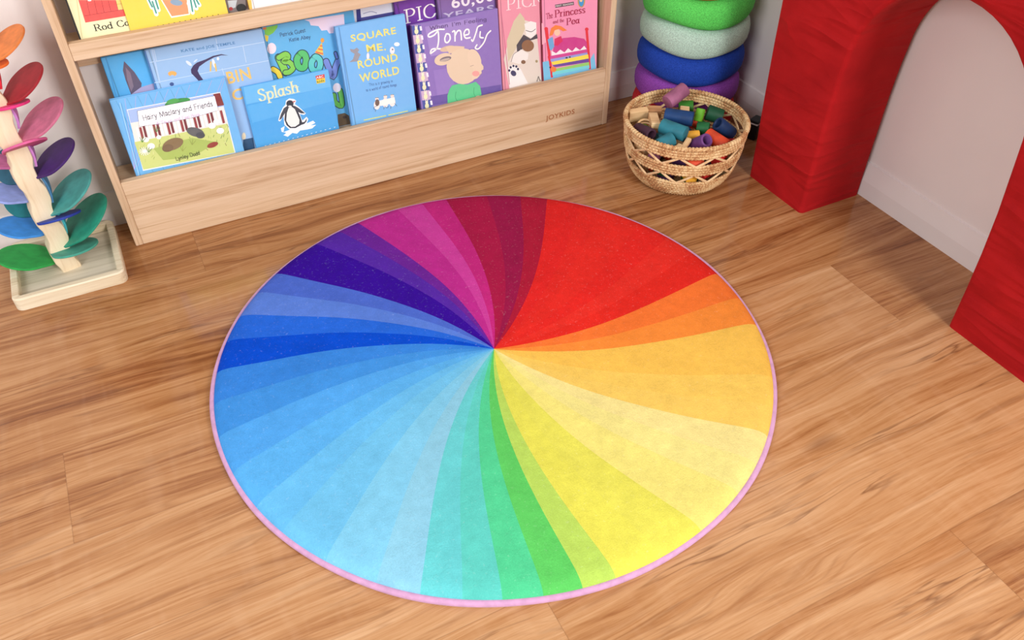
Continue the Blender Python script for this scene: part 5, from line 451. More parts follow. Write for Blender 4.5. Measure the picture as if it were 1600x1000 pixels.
{"name":"hardcover_book","yb":0.792,"zb":0.165,"x0":0.408,"w":0.14,"h":0.275,"th":0.009,"col":[232,150,170],"label":"pink hardcover with a black and white animal holding a brown ball","art":[["p",[225,215,205],[[0.0274,0.1394],[0.0514,0.1813],[0.0781,0.1917],[0.1127,0.176],[0.1198,0.1219],[0.1298,0.001],[0.0244,0.0059],[0.0117,0.0951]]],["p",[212,200,170],[[0.0233,0.1441],[0.0477,0.1934],[0.0681,0.2125],[0.0804,0.1952],[0.0838,0.1715],[0.0622,0.1327],[0.0385,0.1018],[0.0243,0.0846]]],["p",[240,238,236],[[0.0798,0.18],[0.0997,0.184],[0.1171,0.1771],[0.1171,0.1499],[0.1024,0.1369],[0.0849,0.1461]]],["p",[70,65,75],[[0.0531,0.1267],[0.0763,0.1516],[0.0979,0.1358],[0.1183,0.1458],[0.1201,0.1328],[0.0932,0.1308],[0.0655,0.1084],[0.0539,0.0987]]],["s",[60,55,65],0.0016,[[0.0834,0.162],[0.1008,0.1548],[0.1143,0.1602]],1],["p",[238,234,230],[[0.034,0.0826],[0.043,0.1029],[0.0657,0.1123],[0.0896,0.0957],[0.0867,0.0801],[0.0593,0.0715]]],["s",[70,65,70],0.0012,[[0.034,0.0826],[0.043,0.1029],[0.0634,0.1108],[0.0704,0.1194]],1],["p",[140,100,70],[[0.1078,0.1141],[0.1067,0.1092],[0.1037,0.1051],[0.0992,0.1023],[0.0936,0.101],[0.0875,0.1014],[0.0815,0.1034],[0.0762,0.1068],[0.072,0.1112],[0.0695,0.1164],[0.0688,0.1217],[0.0699,0.1266],[0.0729,0.1306],[0.0773,0.1334],[0.0828,0.1347],[0.0889,0.1344],[0.0949,0.1324],[0.1002,0.1291],[0.1044,0.1246],[0.107,0.1195]]],["p",[130,95,70],[[0.0792,0.0736],[0.0788,0.0719],[0.0777,0.0706],[0.076,0.0696],[0.074,0.0692],[0.0718,0.0694],[0.0696,0.0701],[0.0676,0.0713],[0.0661,0.0729],[0.0652,0.0746],[0.0649,0.0764],[0.0653,0.0781],[0.0664,0.0794],[0.068,0.0804],[0.0701,0.0808],[0.0723,0.0806],[0.0745,0.0799],[0.0764,0.0787],[0.078,0.0771],[0.0789,0.0754]]],["p",[242,240,240],[[0.0234,0.0687],[0.0416,0.0751],[0.0631,0.0565],[0.0839,0.0108],[0.0245,0.0088]]],["p",[40,45,80],[[0.03,0.0592],[0.0298,0.0581],[0.0292,0.0572],[0.0284,0.0566],[0.0274,0.0563],[0.0263,0.0563],[0.0252,0.0567],[0.0242,0.0574],[0.0235,0.0584],[0.0231,0.0595],[0.0229,0.0606],[0.0232,0.0617],[0.0237,0.0626],[0.0246,0.0632],[0.0256,0.0635],[0.0267,0.0635],[0.0278,0.0631],[0.0287,0.0624],[0.0294,0.0614],[0.0299,0.0603]]],["p",[40,45,80],[[0.0349,0.0672],[0.0347,0.0661],[0.0341,0.0652],[0.0333,0.0645],[0.0323,0.0643],[0.0312,0.0643],[0.0301,0.0647],[0.0291,0.0654],[0.0284,0.0664],[0.028,0.0675],[0.0278,0.0686],[0.0281,0.0697],[0.0286,0.0706],[0.0295,0.0712],[0.0305,0.0715],[0.0316,0.0715],[0.0326,0.0711],[0.0336,0.0704],[0.0343,0.0694],[0.0348,0.0683]]],["p",[40,45,80],[[0.0439,0.0694],[0.0437,0.0683],[0.0432,0.0674],[0.0423,0.0668],[0.0413,0.0665],[0.0402,0.0665],[0.0391,0.0669],[0.0382,0.0676],[0.0374,0.0686],[0.037,0.0697],[0.0369,0.0708],[0.0371,0.0719],[0.0377,0.0728],[0.0385,0.0734],[0.0395,0.0737],[0.0406,0.0737],[0.0417,0.0733],[0.0426,0.0726],[0.0434,0.0716],[0.0438,0.0705]]],["p",[40,45,80],[[0.0527,0.066],[0.0525,0.0649],[0.052,0.064],[0.0511,0.0633],[0.0501,0.063],[0.049,0.063],[0.0479,0.0634],[0.047,0.0642],[0.0462,0.0652],[0.0458,0.0663],[0.0456,0.0674],[0.0459,0.0685],[0.0464,0.0694],[0.0472,0.07],[0.0483,0.0703],[0.0494,0.0703],[0.0505,0.0699],[0.0514,0.0692],[0.0522,0.0682],[0.0526,0.0671]]],["p",[40,45,80],[[0.0577,0.0576],[0.0575,0.0565],[0.0569,0.0556],[0.0561,0.055],[0.0551,0.0546],[0.054,0.0547],[0.0529,0.0551],[0.0519,0.0558],[0.0512,0.0568],[0.0507,0.0579],[0.0506,0.059],[0.0508,0.0601],[0.0514,0.061],[0.0522,0.0617],[0.0532,0.062],[0.0543,0.0619],[0.0554,0.0615],[0.0564,0.0608],[0.0571,0.0598],[0.0576,0.0587]]],["p",[60,60,100],[[0.0457,0.0526],[0.0472,0.0499],[0.048,0.0472],[0.0479,0.0445],[0.0469,0.0424],[0.0453,0.041],[0.043,0.0403],[0.0404,0.0405],[0.0376,0.0415],[0.0351,0.0433],[0.0329,0.0458],[0.0314,0.0484],[0.0307,0.0512],[0.0308,0.0537],[0.0317,0.0558],[0.0334,0.0572],[0.0357,0.0579],[0.0383,0.0577],[0.041,0.0566],[0.0435,0.0549]]],["p",[165,150,110],[[0.1185,0.0678],[0.1182,0.0666],[0.1176,0.0655],[0.1167,0.0648],[0.1155,0.0644],[0.1143,0.0644],[0.113,0.065],[0.1119,0.0658],[0.111,0.0669],[0.1105,0.0681],[0.1103,0.0694],[0.1106,0.0706],[0.1112,0.0716],[0.1121,0.0723],[0.1133,0.0727],[0.1145,0.0726],[0.1158,0.0722],[0.1169,0.0714],[0.1178,0.0703],[0.1183,0.069]]],["t","serif","PICNIC",[250,225,230],[0.0289,0.2259],[0.194,0.2218],0.0293,0.1],["t","serif","A.",[40,35,40],[0.1138,0.0103],[0.1282,0.0098],0.0134,0.14],["s",[205,115,145],0.002,[[0.0106,0.2336],[0.0251,0.0191]],0]],"spine":[110,35,70]},
{"name":"hardcover_book","yb":0.785,"zb":0.165,"x0":0.537,"w":0.182,"h":0.272,"th":0.009,"col":[238,150,185],"label":"pink storybook with a girl in bed on a pile of mattresses","art":[["p",[120,195,235],[[0.0012,0.0661],[0.0265,0.0652],[0.0305,0.0354],[0.1489,0.0281],[0.1726,0.0589],[0.181,0.0063],[0.0042,0.0082]]],["p",[245,175,195],[[0.001,0.1756],[0.0065,0.1744],[0.0141,0.1201],[0.001,0.1155]]],["p",[60,50,60],[[0.0445,0.2178],[0.1043,0.2161],[0.1052,0.2074],[0.0457,0.2096]]],["t","bold","FIRST READERS",[240,230,230],[0.0467,0.2114],[0.1029,0.2094],0.0045,0.12],["p",[190,150,60],[[0.1408,0.2126],[0.1403,0.2069],[0.1386,0.2021],[0.136,0.1985],[0.1327,0.1964],[0.129,0.1961],[0.1253,0.1977],[0.122,0.2008],[0.1193,0.2054],[0.1176,0.2108],[0.117,0.2166],[0.1176,0.2221],[0.1193,0.2269],[0.1219,0.2306],[0.1252,0.2326],[0.1288,0.2329],[0.1325,0.2314],[0.1358,0.2283],[0.1385,0.2237],[0.1402,0.2184]]],["p",[60,150,210],[[0.1372,0.2113],[0.1368,0.207],[0.1356,0.2034],[0.1338,0.2006],[0.1315,0.1991],[0.129,0.1988],[0.1264,0.1999],[0.1241,0.2023],[0.1223,0.2056],[0.1211,0.2097],[0.1207,0.2141],[0.1211,0.2182],[0.1222,0.2219],[0.124,0.2246],[0.1263,0.2261],[0.1289,0.2264],[0.1314,0.2253],[0.1337,0.223],[0.1355,0.2196],[0.1367,0.2156]]],["p",[240,200,150],[[0.1326,0.2151],[0.1323,0.2138],[0.1317,0.2126],[0.1307,0.2118],[0.1294,0.2113],[0.128,0.2113],[0.1266,0.2118],[0.1253,0.2127],[0.1243,0.2138],[0.1236,0.2152],[0.1234,0.2167],[0.1236,0.218],[0.1243,0.2192],[0.1253,0.22],[0.1266,0.2205],[0.128,0.2205],[0.1294,0.22],[0.1307,0.2191],[0.1317,0.218],[0.1323,0.2166]]],["t","serif","The",[165,30,75],[0.0157,0.1839],[0.0372,0.1839],0.0152,0.16],["t","serif","Princess",[165,30,75],[0.0435,0.1836],[0.1429,0.1793],0.0191,0.16],["t","serif","and the",[165,30,75],[0.0369,0.1677],[0.0731,0.1667],0.0093,0.16],["t","serif","Pea",[165,30,75],[0.0807,0.1559],[0.1236,0.154],0.018,0.16],["p",[225,45,60],[[0.0105,0.1562],[0.0204,0.1563],[0.0338,0.0138],[0.0272,0.0144]]],["p",[225,45,60],[[0.0209,0.1562],[0.0205,0.1547],[0.0197,0.1534],[0.0184,0.1525],[0.0167,0.1521],[0.0149,0.1522],[0.0131,0.1528],[0.0115,0.1538],[0.0103,0.1551],[0.0095,0.1568],[0.0092,0.1584],[0.0096,0.1599],[0.0104,0.1611],[0.0117,0.162],[0.0134,0.1624],[0.0152,0.1623],[0.017,0.1618],[0.0186,0.1607],[0.0198,0.1594],[0.0206,0.1579]]],["p",[225,45,60],[[0.1423,0.132],[0.1508,0.1312],[0.1626,0.0125],[0.1558,0.0131]]],["p",[225,45,60],[[0.1531,0.1308],[0.1529,0.1293],[0.152,0.128],[0.1507,0.1271],[0.149,0.1266],[0.1471,0.1267],[0.1452,0.1273],[0.1435,0.1284],[0.1421,0.1298],[0.1412,0.1314],[0.1409,0.133],[0.1412,0.1346],[0.1421,0.1359],[0.1434,0.1368],[0.1451,0.1372],[0.147,0.1371],[0.1489,0.1366],[0.1506,0.1355],[0.1519,0.1341],[0.1528,0.1325]]],["p",[205,60,140],[[0.0363,0.0957],[0.0413,0.1148],[0.0689,0.1217],[0.1059,0.1178],[0.1387,0.1065],[0.1473,0.0947],[0.1484,0.076],[0.0361,0.0837]]],["p",[245,240,245],[[0.0308,0.0928],[0.0453,0.0826],[0.0593,0.0905],[0.0731,0.0796],[0.0848,0.0896],[0.0988,0.0775],[0.1106,0.0875],[0.1247,0.0765],[0.1389,0.0861],[0.1461,0.0765],[0.1485,0.0699],[0.0314,0.0784]]],["p",[210,70,150],[[0.0245,0.0786],[0.1485,0.0748],[0.1495,0.0647],[0.0266,0.0692]]],["p",[150,160,225],[[0.0257,0.0694],[0.1495,0.0647],[0.151,0.0561],[0.0287,0.0606]]],["p",[245,225,80],[[0.0287,0.0606],[0.1524,0.0587],[0.1545,0.0459],[0.0354,0.0502]]],["p",[110,70,160],[[0.0331,0.0507],[0.1545,0.0459],[0.1555,0.0351],[0.039,0.0428]]],["p",[150,210,110],[[0.0361,0.0384],[0.1555,0.0351],[0.1566,0.0256],[0.035,0.0295]]],["p",[120,215,225],[[0.0323,0.0309],[0.1566,0.0256],[0.1577,0.0169],[0.032,0.0205]]],["p",[225,45,60],[[0.0176,0.0791],[0.0245,0.0794],[0.0307,0.0479],[0.026,0.0446]]],["p",[235,130,60],[[0.0454,0.0357],[0.0449,0.0332],[0.0436,0.0312],[0.0415,0.0298],[0.0388,0.0292],[0.036,0.0293],[0.0331,0.0303],[0.0305,0.032],[0.0285,0.0343],[0.0272,0.0368],[0.0268,0.0395],[0.0274,0.0419],[0.0287,0.0439],[0.0308,0.0453],[0.0334,0.0461],[0.0363,0.0459],[0.0391,0.0448],[0.0417,0.0431],[0.0437,0.0409],[0.045,0.0383]]],["p",[110,170,220],[[0.0188,0.1271],[0.0348,0.132],[0.0401,0.1031],[0.0294,0.093],[0.0249,0.0979]]],["p",[215,40,95],[[0.0415,0.1248],[0.0621,0.1289],[0.0679,0.1138],[0.0503,0.1031],[0.0402,0.1071]]],["p",[245,200,175],[[0.06,0.1392],[0.0594,0.1364],[0.058,0.1339],[0.0557,0.1323],[0.0529,0.1314],[0.0498,0.1316],[0.0467,0.1326],[0.044,0.1344],[0.0418,0.1369],[0.0404,0.1399],[0.04,0.1429],[0.0405,0.1457],[0.042,0.1481],[0.0442,0.1497],[0.047,0.1505],[0.0501,0.1504],[0.0532,0.1494],[0.056,0.1476],[0.0581,0.1451],[0.0595,0.1422]]],["p",[240,130,60],[[0.0308,0.1564],[0.0444,0.1625],[0.0625,0.1565],[0.082,0.1411],[0.0691,0.1407],[0.0556,0.1498],[0.0419,0.1484],[0.0349,0.1359],[0.0244,0.1359]]],["p",[30,30,30],[[0.0842,0.0618],[0.0839,0.0612],[0.0833,0.0608],[0.0824,0.0605],[0.0812,0.0604],[0.0799,0.0606],[0.0786,0.061],[0.0774,0.0615],[0.0765,0.0621],[0.0759,0.0628],[0.0757,0.0635],[0.0759,0.0642],[0.0765,0.0646],[0.0775,0.0649],[0.0787,0.065],[0.08,0.0648],[0.0813,0.0643],[0.0824,0.0639],[0.0834,0.0632],[0.0839,0.0625]]],["p",[30,30,30],[[0.094,0.0619],[0.0939,0.0613],[0.0934,0.0608],[0.0927,0.0605],[0.0917,0.0604],[0.0907,0.0605],[0.0897,0.0608],[0.0888,0.0613],[0.0881,0.0619],[0.0876,0.0626],[0.0874,0.0632],[0.0876,0.0639],[0.0881,0.0643],[0.0888,0.0647],[0.0897,0.0648],[0.0907,0.0647],[0.0918,0.0643],[0.0927,0.0639],[0.0934,0.0633],[0.0939,0.0626]]],["p",[40,30,40],[[0.0279,0.045],[0.0277,0.0443],[0.0273,0.0437],[0.0267,0.0433],[0.0259,0.0431],[0.0251,0.0431],[0.0242,0.0434],[0.0235,0.0439],[0.0229,0.0446],[0.0225,0.0454],[0.0224,0.0462],[0.0225,0.047],[0.0229,0.0476],[0.0235,0.048],[0.0243,0.0482],[0.0252,0.0482],[0.026,0.0479],[0.0268,0.0474],[0.0274,0.0467],[0.0278,0.0459]]]],"spine":[130,30,60]},
{"name":"hardcover_book","yb":0.815,"zb":0.165,"x0":-0.58,"w":0.19,"h":0.287,"th":0.009,"col":[80,175,235],"label":"sky blue hardcover showing a large grey animal ear, far left back of the lower shelf","art":[["p",[90,80,105],[[0.0463,0.2716],[0.0603,0.2431],[0.0677,0.2147],[0.0635,0.2047],[0.0376,0.1932],[0.0364,0.2291],[0.0375,0.2516]]],["p",[125,110,130],[[0.0454,0.2575],[0.0514,0.243],[0.0485,0.2111],[0.0395,0.1994],[0.0397,0.2284]]],["p",[170,165,205],[[0.0378,0.194],[0.0632,0.2059],[0.0932,0.2092],[0.0895,0.1786],[0.0355,0.1866]]],["s",[60,150,215],0.002,[[0.0117,0.283],[0.0049,0.1973]],0]],"spine":None},
{"name":"hardcover_book","yb":0.8,"zb":0.165,"x0":-0.486,"w":0.272,"h":0.292,"th":0.009,"col":[150,190,232],"label":"pale blue tiled hardcover with curved beak and yellow lettering, behind the board book","art":[["s",[190,215,242],0.0016,[[0.0046,0.2639],[0.271,0.2606]],0],["s",[190,215,242],0.0016,[[0.001,0.2163],[0.271,0.2151]],0],["s",[190,215,242],0.0016,[[0.1626,0.2899],[0.1604,0.2627]],0],["s",[190,215,242],0.0016,[[0.2193,0.2613],[0.2176,0.2211]],0],["s",[190,215,242],0.0016,[[0.1588,0.2187],[0.1595,0.2021]],0],["s",[190,215,242],0.0016,[[0.0221,0.291],[0.02,0.2628]],0],["s",[175,205,240],0.004,[[0.0181,0.2904],[0.0123,0.2148]],0],["t","bold","KATE and JOE TEMPLE",[75,135,195],[0.0788,0.2708],[0.2027,0.2666],0.0085,0.12],["p",[55,38,85],[[0.1806,0.2457],[0.1654,0.2518],[0.1456,0.2513],[0.1268,0.2465],[0.1066,0.2434],[0.0965,0.2385],[0.0884,0.2301],[0.087,0.2213],[0.0935,0.2097],[0.0992,0.1984],[0.0996,0.1818],[0.1126,0.1789],[0.111,0.1949],[0.1043,0.2137],[0.1023,0.2242],[0.1086,0.233],[0.1253,0.2407],[0.1466,0.2475],[0.1647,0.2491]]],["p",[240,175,90],[[0.0547,0.227],[0.0537,0.2252],[0.0519,0.2238],[0.0494,0.2229],[0.0466,0.2225],[0.0436,0.2229],[0.0408,0.2237],[0.0384,0.2251],[0.0368,0.2269],[0.0359,0.229],[0.036,0.2309],[0.037,0.2327],[0.0388,0.2341],[0.0413,0.235],[0.0441,0.2353],[0.0471,0.235],[0.0499,0.2341],[0.0522,0.2327],[0.0539,0.231],[0.0548,0.229]]],["p",[150,190,232],[[0.0477,0.2224],[0.0472,0.2215],[0.0464,0.2208],[0.0453,0.2203],[0.0441,0.2201],[0.0428,0.2202],[0.0416,0.2206],[0.0407,0.2213],[0.04,0.2221],[0.0397,0.2231],[0.0397,0.2241],[0.0402,0.2249],[0.041,0.2257],[0.0421,0.2262],[0.0433,0.2264],[0.0446,0.2262],[0.0457,0.2258],[0.0467,0.2252],[0.0474,0.2243],[0.0477,0.2234]]],["p",[55,80,140],[[0.0419,0.2044],[0.0413,0.2031],[0.0403,0.2021],[0.039,0.2014],[0.0375,0.2011],[0.036,0.2012],[0.0346,0.2017],[0.0335,0.2026],[0.0327,0.2037],[0.0324,0.205],[0.0325,0.2064],[0.0331,0.2076],[0.0341,0.2086],[0.0354,0.2094],[0.0369,0.2097],[0.0384,0.2096],[0.0398,0.2091],[0.0409,0.2082],[0.0417,0.207],[0.042,0.2057]]],["p",[215,230,250],[[0.0926,0.2385],[0.0915,0.2381],[0.09,0.2385],[0.0883,0.2395],[0.0866,0.2411],[0.085,0.243],[0.0837,0.2452],[0.0827,0.2475],[0.0823,0.2494],[0.0824,0.251],[0.0831,0.252],[0.0842,0.2523],[0.0856,0.252],[0.0873,0.251],[0.089,0.2494],[0.0906,0.2475],[0.092,0.2452],[0.0929,0.243],[0.0933,0.2411],[0.0932,0.2395]]],["p",[205,225,250],[[0.1092,0.2508],[0.1092,0.2502],[0.1086,0.2493],[0.1077,0.2483],[0.1063,0.2472],[0.1048,0.2462],[0.1031,0.2455],[0.1015,0.2449],[0.1002,0.2447],[0.0993,0.2447],[0.0988,0.2451],[0.0988,0.2458],[0.0993,0.2467],[0.1003,0.2477],[0.1016,0.2487],[0.1032,0.2497],[0.1048,0.2505],[0.1064,0.251],[0.1077,0.2513],[0.1087,0.2512]]],["p",[225,235,250],[[0.1466,0.2344],[0.1464,0.231],[0.1459,0.2279],[0.1451,0.2255],[0.1441,0.2239],[0.1431,0.2233],[0.142,0.2238],[0.141,0.2252],[0.1402,0.2275],[0.1398,0.2306],[0.1396,0.2339],[0.1398,0.2372],[0.1403,0.2402],[0.1411,0.2426],[0.142,0.2442],[0.1431,0.2447],[0.1442,0.2443],[0.1451,0.2429],[0.1459,0.2406],[0.1464,0.2376]]],["s",[235,195,100],0.0035,[[0.1373,0.2383],[0.131,0.2183]],1],["s",[235,195,100],0.0035,[[0.1454,0.2316],[0.1441,0.2156]],1],["p",[225,235,250],[[0.1582,0.2421],[0.1577,0.241],[0.157,0.24],[0.1561,0.2393],[0.1552,0.2389],[0.1542,0.2389],[0.1533,0.2393],[0.1526,0.24],[0.1522,0.241],[0.152,0.2421],[0.1522,0.2433],[0.1526,0.2445],[0.1533,0.2454],[0.1542,0.2462],[0.1552,0.2466],[0.1562,0.2466],[0.1571,0.2462],[0.1577,0.2455],[0.1582,0.2445],[0.1583,0.2433]]],["t","bold","BIN",[238,196,110],[0.1641,0.1783],[0.2209,0.1799],0.0296,0.12],["t","bold","IC",[238,196,110],[0.1541,0.1337],[0.1923,0.1351],0.028,0.12],["p",[240,225,190],[[0.1722,0.0394],[0.1712,0.0364],[0.1699,0.0338],[0.1683,0.0319],[0.1667,0.0308],[0.1652,0.0306],[0.1639,0.0315],[0.1629,0.0332],[0.1624,0.0356],[0.1625,0.0385],[0.163,0.0416],[0.164,0.0446],[0.1653,0.0473],[0.1668,0.0492],[0.1685,0.0503],[0.17,0.0504],[0.1713,0.0496],[0.1722,0.0479],[0.1727,0.0454],[0.1727,0.0425]]],["p",[30,75,115],[[0.164,0.0327],[0.1884,0.0319],[0.1862,0.001],[0.155,0.001]]]],"spine":[70,120,180]},
{"name":"picture_book","yb":0.814,"zb":0.165,"x0":-0.212,"w":0.232,"h":0.29,"th":0.008,"col":[95,180,232],"label":"blue picture book with balloon letters and a striped party hat","art":[["p",[232,215,235],[[0.1069,0.2886],[0.2066,0.2852],[0.2041,0.2598],[0.1875,0.2571],[0.1762,0.2611],[0.1724,0.2446],[0.1613,0.2454],[0.1572,0.255],[0.1434,0.2557],[0.1379,0.2681],[0.1193,0.2733],[0.1174,0.283]]],["p",[75,165,215],[[0.2071,0.2878],[0.231,0.289],[0.2289,0.263],[0.2049,0.2597]]],["p",[120,200,70],[[0.006,0.2883],[0.0401,0.289],[0.0374,0.2825],[0.0248,0.2719],[0.0126,0.2679],[0.0048,0.2719]]],["p",[215,120,60],[[0.0024,0.289],[0.0118,0.289],[0.0104,0.2831],[0.003,0.2834]]],["p",[235,210,60],[[0.0034,0.2722],[0.0123,0.2668],[0.0076,0.2546],[0.0034,0.2561]]],["p",[240,225,235],[[0.024,0.2345],[0.0226,0.2305],[0.0202,0.2271],[0.0171,0.2247],[0.0136,0.2234],[0.0101,0.2234],[0.0068,0.2247],[0.0042,0.2272],[0.0024,0.2307],[0.0017,0.2346],[0.0021,0.2387],[0.0036,0.2426],[0.0059,0.2459],[0.009,0.2484],[0.0125,0.2497],[0.016,0.2497],[0.0192,0.2484],[0.0219,0.2459],[0.0237,0.2425],[0.0244,0.2386]]],["s",[40,50,70],0.001,[[0.0058,0.2549],[0.0037,0.2175]],1],["t","hand","Patrick Guest",[35,60,110],[0.0393,0.2599],[0.1041,0.2598],0.0092,0.12],["t","hand","Katie Abey",[35,60,110],[0.0589,0.2441],[0.1133,0.243],0.0087,0.12],["s",[25,55,70],0.0212,[[0.0254,0.2113],[0.0306,0.1888],[0.0336,0.1725]],1],["s",[130,205,80],0.017,[[0.0254,0.2113],[0.0306,0.1888],[0.0336,0.1725]],1],["s",[25,55,70],0.0162,[[0.0254,0.2113],[0.0432,0.2166],[0.048,0.2079],[0.0345,0.1997],[0.0483,0.195],[0.0549,0.18],[0.0432,0.1713],[0.0335,0.1717]],1],["s",[130,205,80],0.012,[[0.0254,0.2113],[0.0432,0.2166],[0.048,0.2079],[0.0345,0.1997],[0.0483,0.195],[0.0549,0.18],[0.0432,0.1713],[0.0335,0.1717]],1],["s",[25,55,70],0.0192,[[0.0822,0.2105],[0.0687,0.1987],[0.0694,0.179],[0.0815,0.1746],[0.0908,0.1904],[0.09,0.2062],[0.0822,0.2105],[0.072,0.2031]],1],["s",[85,195,110],0.015,[[0.0822,0.2105],[0.0687,0.1987],[0.0694,0.179],[0.0815,0.1746],[0.0908,0.1904],[0.09,0.2062],[0.0822,0.2105],[0.072,0.2031]],1],["s",[25,55,70],0.0182,[[0.1157,0.1953],[0.1034,0.1839],[0.1019,0.1664],[0.1147,0.1598],[0.1243,0.1738],[0.1242,0.1876],[0.1157,0.1953],[0.1061,0.1873]],1],["s",[95,205,200],0.014,[[0.1157,0.1953],[0.1034,0.1839],[0.1019,0.1664],[0.1147,0.1598],[0.1243,0.1738],[0.1242,0.1876],[0.1157,0.1953],[0.1061,0.1873]],1],["s",[25,55,70],0.0182,[[0.1406,0.1785],[0.1448,0.1576],[0.151,0.136],[0.1613,0.1583],[0.1716,0.1743]],1],["s",[115,140,215],0.014,[[0.1406,0.1785],[0.1448,0.1576],[0.151,0.136],[0.1613,0.1583],[0.1716,0.1743]],1],["s",[25,55,70],0.0162,[[0.0055,0.1861],[0.0149,0.1764],[0.018,0.1639]],1],["s",[240,215,60],0.012,[[0.0055,0.1861],[0.0149,0.1764],[0.018,0.1639]],1],["s",[25,55,70],0.0162,[[0.1442,0.088],[0.144,0.069],[0.1592,0.055],[0.1629,0.0754],[0.1625,0.0964]],1],["s",[95,190,80],0.012,[[0.1442,0.088],[0.144,0.069],[0.1592,0.055],[0.1629,0.0754],[0.1625,0.0964]],1],["s",[25,55,70],0.0102,[[0.168,0.1948],[0.1699,0.1826]],1],["s",[115,140,215],0.006,[[0.168,0.1948],[0.1699,0.1826]],1],["p",[235,200,80],[[0.1388,0.2277],[0.1364,0.1944],[0.1158,0.2062]]],["s",[225,80,80],0.0028,[[0.1325,0.2201],[0.1385,0.2182]],0],["s",[225,80,80],0.0028,[[0.1264,0.2135],[0.1376,0.2089]],0],["s",[225,80,80],0.0028,[[0.1188,0.2071],[0.1365,0.199]],0],["p",[235,160,60],[[0.1455,0.2316],[0.145,0.2299],[0.144,0.2285],[0.1427,0.2273],[0.1413,0.2268],[0.1398,0.2268],[0.1384,0.2273],[0.1373,0.2285],[0.1365,0.2299],[0.1362,0.2315],[0.1363,0.2333],[0.1368,0.235],[0.1378,0.2364],[0.1391,0.2374],[0.1405,0.238],[0.142,0.238],[0.1433,0.2374],[0.1445,0.2364],[0.1453,0.235],[0.1456,0.2333]]],["p",[240,235,245],[[0.1663,0.104],[0.1652,0.1004],[0.1631,0.0973],[0.1603,0.0952],[0.157,0.0941],[0.1537,0.0942],[0.1506,0.0955],[0.148,0.0978],[0.1462,0.101],[0.1453,0.1047],[0.1455,0.1085],[0.1467,0.112],[0.1488,0.115],[0.1516,0.1171],[0.1548,0.1183],[0.1581,0.1182],[0.1612,0.1169],[0.1638,0.1146],[0.1656,0.1114],[0.1665,0.1078]]],["p",[95,75,50],[[0.1449,0.0347],[0.1641,0.0346],[0.1787,0.0203],[0.1736,0.001],[0.1405,0.001]]],["p",[60,45,35],[[0.1678,0.0219],[0.1673,0.0207],[0.1663,0.0197],[0.1649,0.0191],[0.1631,0.0189],[0.1613,0.0191],[0.1596,0.0197],[0.1581,0.0207],[0.157,0.0219],[0.1564,0.0233],[0.1563,0.0246],[0.1568,0.0258],[0.1578,0.0268],[0.1593,0.0275],[0.161,0.0277],[0.1628,0.0275],[0.1645,0.0268],[0.166,0.0258],[0.1672,0.0246],[0.1678,0.0233]]]],"spine":None},
{"name":"hardcover_book","yb":0.828,"zb":0.165,"x0":-0.0,"w":0.145,"h":0.286,"th":0.009,"col":[235,235,245],"label":"white-covered book with a navy spine, mostly hidden behind the pale blue hardcover","art":[["p",[35,35,125],[[0.0316,0.285],[0.0425,0.2849],[0.0406,0.2539],[0.0283,0.2541]]],["p",[60,60,140],[[0.0402,0.2635],[0.1317,0.2629],[0.1324,0.2531],[0.0398,0.254]]],["s",[160,160,190],0.002,[[0.0477,0.2718],[0.0686,0.2739],[0.0842,0.2674]],1]],"spine":[35,35,130]},
{"name":"hardcover_book","yb":0.815,"zb":0.165,"x0":0.128,"w":0.114,"h":0.3,"th":0.009,"col":[112,45,165],"label":"deep purple hardcover with large white serif capitals, behind the mauve bunny book","art":[["t","serif","PIC",[250,250,250],[0.0265,0.2334],[0.1145,0.2363],0.0336,0.11],["s",[75,25,125],0.002,[[0.0075,0.286],[0.0183,0.2356]],0]],"spine":None},
{"name":"hardcover_book","yb":0.805,"zb":0.165,"x0":0.24,"w":0.172,"h":0.3,"th":0.009,"col":[130,100,170],"label":"dusky lavender hardcover with bulky white numerals, behind the mauve bunny book","art":[["t","bold","60,000",[240,235,245],[0.0424,0.2472],[0.1952,0.2468],0.0336,0.12],["t","bold","YEARS",[200,190,220],[0.0154,0.229],[0.1641,0.226],0.0157,0.12],["s",[95,70,140],0.002,[[0.003,0.2807],[0.0058,0.2336]],0]],"spine":[60,25,90]},
{"name":"hardcover_book","yb":0.828,"zb":0.165,"x0":0.148,"w":0.12,"h":0.262,"th":0.008,"col":[28,22,90],"label":"navy hardcover seen as a strip between the pale blue and mauve books","art":[],"spine":None},
{"name":"hardcover_book","yb":0.827,"zb":0.165,"x0":0.3,"w":0.15,"h":0.23,"th":0.008,"col":[35,30,110],"label":"navy hardcover seen as a strip between the mauve and pink animal books","art":[["s",[220,220,240],0.003,[[0.1237,0.0602],[0.1283,0.0625]],1],["s",[220,220,240],0.003,[[0.1251,0.0476],[0.132,0.0503]],1]],"spine":None},
